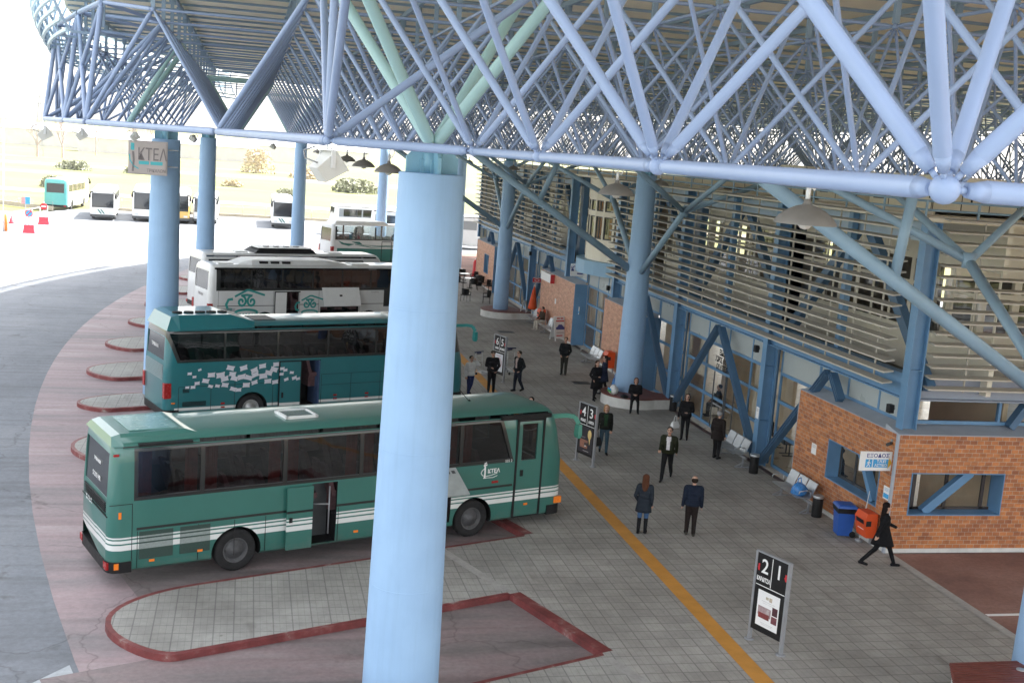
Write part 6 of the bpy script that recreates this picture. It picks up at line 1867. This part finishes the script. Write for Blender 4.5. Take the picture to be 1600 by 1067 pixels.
person('person in a white jacket with one hand raised to the head', 9.15, 46.0, heading(.3,-1), 1.62, (.62,.63,.64), (.02,.03,.10), BLK, (.03,.022,.02), arms={'L':'up','R':None}, bulk=1.15)
person('person in black boarding the dark teal coach at its front', 8.62, 46.6, heading(-1,.3), 1.74, BLK, BLK, BLK, (.02,.016,.014), arms={'L':'front','R':'front'}, bulk=1.2, coat=.6)
person('dark haired person mostly hidden behind the front of the nearest coach', 9.78, 38.05, heading(-.6,-1), 1.68, BLK, BLK, BLK, (.014,.012,.012))
person('woman in a long black coat striding past the brick corner with an arm out', 16.5, 26.15, heading(1,-.30), 1.70, BLK, BLK, BLK, (.014,.010,.010), legsw=(.38,-.40), arms={'L':'fwd','R':'back'}, hairstyle='long', coat=.60, female=True, bulk=1.05)
person('dark figure sitting on a chair behind the waiting hall glass', 19.0, 33.15, heading(-1,.2), 1.68, (.04,.04,.045), BLK, BLK, (.02,.016,.015), pose='sit', arms={'L':'lap','R':'lap'}, z=.012)
person('dark figure sitting inside the glass left of the doorway', 18.9, 43.05, heading(-1,.2), 1.68, (.03,.035,.045), BLK, BLK, (.02,.016,.015), pose='sit', arms={'L':'lap','R':'lap'}, z=.012)
# bags held by people
def handbag(x, y, z, label, mat, w=.19, h=.26):
    t = thing('handbag', label, 'bag', (x, y, z), R(20))
    mb = MB(); mb.loft([[(-w,-.07,0),(w,-.07,0),(w,.07,0),(-w,.07,0)],[(-w*1.05,-.08,h*.4),(w*1.05,-.08,h*.4),(w*1.05,.08,h*.4),(-w*1.05,.08,h*.4)],[(-w*.8,-.03,h),(w*.8,-.03,h),(w*.8,.03,h),(-w*.8,.03,h)]], smooth=False); mb.build('pouch', M[mat], t)
    mb = MB(); mb.path([(-w*.5,0,h*.95),(-w*.35,0,h*1.7),(0,0,h*1.95),(w*.35,0,h*1.7),(w*.5,0,h*.95)], .011, 6); mb.build('handle', M[mat], t)
handbag(11.90, 37.02, .28, 'black handbag hanging from the hand of the blonde woman', 'black', .20, .30)
handbag(15.64, 39.30, .42, 'white plastic bag hanging from the hand of the woman in black', 'white', .15, .24)

# ------------------------------------------------------------------ far yard: fence, barriers, trees, bushes
def fence(p0, p1, n, label, h=1.1, wall=.35):
    t = thing('wire_fence', label, 'fence', (p0[0], p0[1], -.2))
    d = Vector((p1[0]-p0[0], p1[1]-p0[1], 0))
    mb = MB(); mb.bar((0,0,wall/2),(d.x,d.y,wall/2),.22,wall); mb.build('kerb_wall', paint('pale wall',(.42,.37,.31),.8,.15,1), t)
    for k in range(n+1):
        mb = MB(); q = d*(k/n); mb.tube((q.x,q.y,wall),(q.x,q.y,wall+h),.03,n=6); mb.build('post', M['greymetal'], t)
    mb = MB()
    for z in (.35,.7,1.05): mb.tube((0,0,wall+z*h),(d.x,d.y,wall+z*h),.008,n=4)
    mb.build('wire', M['greymetal'], t)
fence((-17.5,144.5),(44,150), 22, 'low pale wall with wire fence behind the parked coaches')
fence((-21.5,139),(-80,186), 14, 'low fence along the access road at the far left', .5, .5)
t = thing('guard_rail', 'white pipe railing beside the barriers at the far left', 'railing', (-22.3,117.5,-.16))
mb = MB(); d = Vector((1.6,13.0,0))
for z in (.55,1.05): mb.tube((0,0,z),(d.x,d.y,z),.035,n=8)
mb.build('rail', M['white'], t)
for k in range(6):
    mb = MB(); q = d*(k/5); mb.tube((q.x,q.y,0),(q.x,q.y,1.05),.035,n=8); mb.build('post', M['white'], t)
def barrier(x, y, label, sign):
    t = thing('traffic_barrier', label, 'barrier', (x, y, -.16), 0, 'red water filled barriers')
    mb = MB(); mb.loft([[(-.50,-.25,0),(.50,-.25,0),(.50,.25,0),(-.50,.25,0)],[(-.42,-.14,.42),(.42,-.14,.42),(.42,.14,.42),(-.42,.14,.42)],[(-.42,-.12,.72),(.42,-.12,.72),(.42,.12,.72),(-.42,.12,.72)]], smooth=False); mb.build('block', paint('faded red plastic',(.72,.05,.08),.5,.1,3), t)
    mb = MB(); mb.tube((0,0,.7),(0,0,2.2),.035,n=8); mb.build('post', M['white'], t)
    mb = MB(); mb.lathe([(.001,-.012),(.33,-.012),(.33,.012),(.001,.012)], n=24, close=False)
    for i in range(len(mb.v)): a = mb.v[i]; mb.v[i] = (a[0], a[2]-.05, a[1]+1.75)
    s_ = mb.build('sign_disc', M['red'] if sign == 'stop' else M['red'], t)
    k = MB()
    if sign == 'stop': k.box(-.22,.22,-.07,-.063,1.68,1.82); k.build('white_bar', M['ink_w'], s_)
    else:
        q = MB(); q.add([(.25*math.cos(a),-.068,1.75+.25*math.sin(a)) for a in [2*PI*i/20 for i in range(20)]], [list(range(20))]); q.build('blue_disc', M['ink_sky'], s_)
        k.add([(-.20,-.072,1.6),(-.14,-.072,1.54),(.20,-.072,1.9),(.14,-.072,1.96)], [(0,1,2,3)]); k.build('red_bar', M['ink_red'], s_)
barrier(-18.96, 109.8, 'red plastic barrier with a no parking disc at the far left', 'park')
barrier(-19.3, 119.5, 'red plastic barrier with a no entry disc below the turquoise coach', 'stop')
t = thing('road_sign', 'blue and red square sign on a post at the far left', 'sign', (-19.9,113.5,-.16))
mb = MB(); mb.tube((0,0,0),(0,0,2.9),.035,n=8); mb.build('post', M['greymetal'], t)
mb = MB(); mb.box(-.38,.38,-.03,.0,2.3,2.95); pl_ = mb.build('plate', M['ink_sky'], t)
mb = MB(); mb.box(-.38,-.05,-.035,-.03,2.3,2.95); mb.build('pink_half', paint('faded pink print',(.6,.3,.3),.5,.1,3), pl_)
t = thing('traffic_cone', 'red traffic cone left of the barriers', 'cone', (-22.1,118.8,-.16))
mb = MB(); mb.lathe([(.24,.03),(.20,.10),(.05,.72),(.03,.74)], n=16); mb.build('cone', paint('faded red plastic',(.72,.05,.08),.5,.1,3), t)
mb = MB(); mb.box(-.28,.28,-.28,.28,0,.03); mb.build('base', M['black'], t)
t = thing('barrier_post', 'tall thin pole with an orange sleeve at the left edge', 'pole', (-21.2,110.4,-.16))
mb = MB(); mb.tube((0,0,0),(0,0,9.5),.05,n=8); mb.build('pole', M['white'], t)
mb = MB(); mb.tube((.22,0,0),(.22,0,1.5),.14,n=12); mb.build('orange_sleeve', paint('orange sleeve',(.75,.22,.04),.5,.1,3), t)
def bare_tree(x, y, h, seed, label, twig=True):
    rnd = random.Random(seed)
    t = thing('bare_tree', label, 'tree', (x, y, -.3), 0, 'bare trees beyond the field')
    tk = MB(); cr = MB()
    def grow(p, d, l, r, depth):
        q = p+d*l
        (tk if depth < 1 else cr).tube(p, q, r, r*.7, n=5, cap=False)
        if depth >= 5: return
        for k in range(3 if depth < 4 else 4):
            nd = (d+Vector((rnd.uniform(-.75,.75), rnd.uniform(-.75,.75), rnd.uniform(-.1,.55)))).normalized()
            grow(q, nd, l*rnd.uniform(.6,.82), r*.58, depth+1)
    grow(Vector((0,0,0)), Vector((0,0,1)), h*.24, h*.022, 0)
    tk.build('trunk', M['bark'], t); cr.build('crown', M['bark'], t)
for k, (x, y, h, lb) in enumerate(((-62,312,15,'broad bare tree at the left edge of the far field'),(-55,330,13,'bare tree second from the left edge beyond the field'),(-49.5,335,14,'bare tree with a wide crown right of the pylon'),(-47,385,12,'slim bare tree behind the wide crowned one'),(-36,400,15,'bare tree above the left end of the far white sheds'),(-33,405,14,'forked bare tree above the far white sheds'),(-68,340,14,'leaning bare tree outermost at the left'))):
    bare_tree(x, y, h, k+3, lb)
def bush(x, y, r, h, seed, mat, label):
    rnd = random.Random(seed)
    t = thing('field_bush', label, 'bush', (x, y, -.3), 0, 'bushes in the field')
    mb = MB()
    for k in range(900):
        a = rnd.uniform(0,2*PI); f = rnd.random()**.5; z = rnd.random()
        rr = r*f*math.sqrt(max(0, 1-z*z*.8))*(1+.25*math.sin(3*a+seed))
        p = Vector((rr*math.cos(a), rr*math.sin(a), z*h)); u = Vector((rnd.uniform(-1,1),rnd.uniform(-1,1),rnd.uniform(-.5,1))).normalized()*r*.11; v = Vector((rnd.uniform(-1,1),rnd.uniform(-1,1),rnd.uniform(-1,1))).normalized()*r*.07
        mb.add([p-u, p+v, p+u, p-v], [(0,1,2,3)])
    mb.build('foliage', mat, t)
    st = MB()
    for k in range(6): a = k*1.05; st.tube((0,0,0),(r*.4*math.cos(a),r*.4*math.sin(a),h*.6),.05,.02,n=5)
    st.build('stems', M['bark'], t)
bush(20.5,237,4.6,2.6,1,M['leaf'],'dark green bush in the field left of the nearest column')
bush(1.5,318,4.2,6.5,2,M['drybrush'],'tall dry straw coloured bush behind the slim column')
bush(-22,262,4,2.2,3,M['leaf'],'low dark bush in the far field left of the sign box')
bush(-36,262,3.6,1.8,4,M['leaf'],'low dark bush in the far field above the turquoise coach')
bush(-3,230,2,1.3,5,M['drybrush'],'small dry bush between the slim columns')
bush(14,300,4,2.4,6,M['drybrush'],'wide dry bush beyond the large white floodlight')
bush(-29,190,2.6,1.6,7,M['leaf'],'small bush in the field above the first white coach')
bush(6,200,2.2,1.5,8,M['leaf'],'small bush in the field right of the slim column')
def shed(x, y, w, d, h, mat, label):
    t = thing('far_shed', label, 'shed', (x, y, -.3), R(6), 'low sheds beyond the field')
    mb = MB(); mb.box(-w/2,w/2,-d/2,d/2,0,h); mb.build('wall', mat, t)
    mb = MB(); mb.prism([(-d/2-.4,h),(d/2+.4,h),(0,h+d*.18)], -w/2-.4, w/2+.4, axis='x'); me = mb.mesh('roof', paint('shed roof',(.40,.42,.46),.6,.1,.3)); fixnormals(me); link('roof', me, t)
pw = paint('pale wall far',(.58,.56,.53),.8,.1,.3)
shed(-28,430,60,14,5,pw,'long low white shed beyond the field at the left'); shed(22,470,46,14,6,pw,'low white shed on the horizon behind the large floodlight')
shed(-70,470,40,14,6,pw,'grey white shed behind the bare trees')
t = thing('power_pylon', 'thin lattice pylon among the bare trees', 'pylon', (-57,345,-.3))
mb = MB()
for sx, sy in ((-1,-1),(1,-1),(1,1),(-1,1)): mb.bar((sx*1.0,sy*1.0,0),(sx*.15,sy*.15,17),.10,.10,up=(0,1,0))
for k in range(8):
    z0, z1 = k*2.1, (k+1)*2.1; w0, w1 = 1-.05*z0, 1-.05*z1
    mb.bar((-w0,-w0,z0),(w1,-w1,z1),.06,.06,up=(0,1,0)); mb.bar((w0,-w0,z0),(-w1,-w1,z1),.06,.06,up=(0,1,0))
mb.build('lattice', M['greymetal'], t)
mb = MB(); mb.box(-2.2,2.2,-.06,.06,14,14.15); mb.box(-1.7,1.7,-.06,.06,15.8,15.95); mb.build('cross_arm', M['greymetal'], t)
# distant rise
mb = MB(); rows = []
for j in range(8):
    yy = 520+j*60; row = []
    for i in range(60):
        xx = -700+i*24
        row.append((xx, yy, -.5+ (j/7)**1.3*(6+4*math.sin(i*.31)+2*math.sin(i*.83+1))))
    rows.append(row)
vs = [p for r in rows for p in r]
mb.add(vs, [(a*60+b, a*60+b+1, (a+1)*60+b+1, (a+1)*60+b) for a in range(7) for b in range(59)], 0, True)
tag(mb.build('hill', M['field']), kind='structure')

# ------------------------------------------------------------------ haze
hz = MB(); hz.box(-890,890,-290,1490,-1.4,40.0)
hm_ = bpy.data.materials.new('haze air'); hm_.use_nodes = True
hn = hm_.node_tree; hn.nodes.remove(hn.nodes['Principled BSDF'])
pv = hn.nodes.new('ShaderNodeVolumePrincipled'); pv.inputs['Color'].default_value = (.95,.96,1,1); pv.inputs['Density'].default_value = .00016; pv.inputs['Anisotropy'].default_value = .1
hn.links.new(pv.outputs[0], hn.nodes['Material Output'].inputs['Volume'])
tag(hz.build('haze', hm_), kind='stuff')
# ------------------------------------------------------------------ camera, light, sky
cam = bpy.data.cameras.new('camera'); co = bpy.data.objects.new('camera', cam); COL.objects.link(co)
r_ = Vector((.97004,-.22246,.0737)); 
F_, TH, RO, AL = 1807.2, .161267, .073776, -.23061
ca, sa = math.cos(AL), math.sin(AL)
Mn = Matrix(((ca,-sa,0),(sa,ca,0),(0,0,1)))
fw = Mn @ Vector((0,math.cos(TH),-math.sin(TH))); up = Mn @ Vector((0,math.sin(TH),math.cos(TH))); rt = Mn @ Vector((1,0,0))
Rx = rt*math.cos(RO)+up*math.sin(RO); Ux = -rt*math.sin(RO)+up*math.cos(RO)
co.matrix_world = Matrix(((Rx.x,Ux.x,-fw.x,0),(Rx.y,Ux.y,-fw.y,0),(Rx.z,Ux.z,-fw.z,10),(0,0,0,1)))
cam.sensor_width = 36; cam.lens = F_/1600*36; cam.clip_end = 4000; cam.clip_start = .1
scene.camera = co
SUN_EL = R(57); sd = Vector((.85,.53,0)).normalized()
world = bpy.data.worlds.new('World'); scene.world = world; world.use_nodes = True
nt = world.node_tree; bg = nt.nodes['Background']
sky = nt.nodes.new('ShaderNodeTexSky'); sky.sky_type = 'NISHITA'; sky.sun_disc = False
sky.sun_elevation = SUN_EL; sky.sun_rotation = math.atan2(sd.x, sd.y); sky.dust_density = 2.5; sky.air_density = 1.2
hs = nt.nodes.new('ShaderNodeHueSaturation'); hs.inputs['Saturation'].default_value = .28
nt.links.new(sky.outputs[0], hs.inputs['Color']); wt = mix(nt, 1.0, hs.outputs[0], (1.02,1.0,.97), 'MULTIPLY'); nt.links.new(wt, bg.inputs[0]); bg.inputs[1].default_value = .15
sun = bpy.data.lights.new('sun', 'SUN'); sun.energy = 4.2; sun.angle = R(.6); sun.color = (1,.95,.87)
so = bpy.data.objects.new('sun', sun); COL.objects.link(so)
S_ = Vector((sd.x*math.cos(SUN_EL), sd.y*math.cos(SUN_EL), math.sin(SUN_EL)))
so.rotation_euler = S_.to_track_quat('Z', 'Y').to_euler(); so.location = S_*100
vs_ = scene.view_settings; vs_.view_transform = 'Standard'; vs_.look = 'None'; vs_.exposure = 2.15; vs_.gamma = 1
scene.cycles.max_bounces = 8; scene.cycles.diffuse_bounces = 6; scene.cycles.glossy_bounces = 3; scene.cycles.transparent_max_bounces = 12
scene.cycles.use_denoising = True
scene.cycles.sample_clamp_indirect = 6
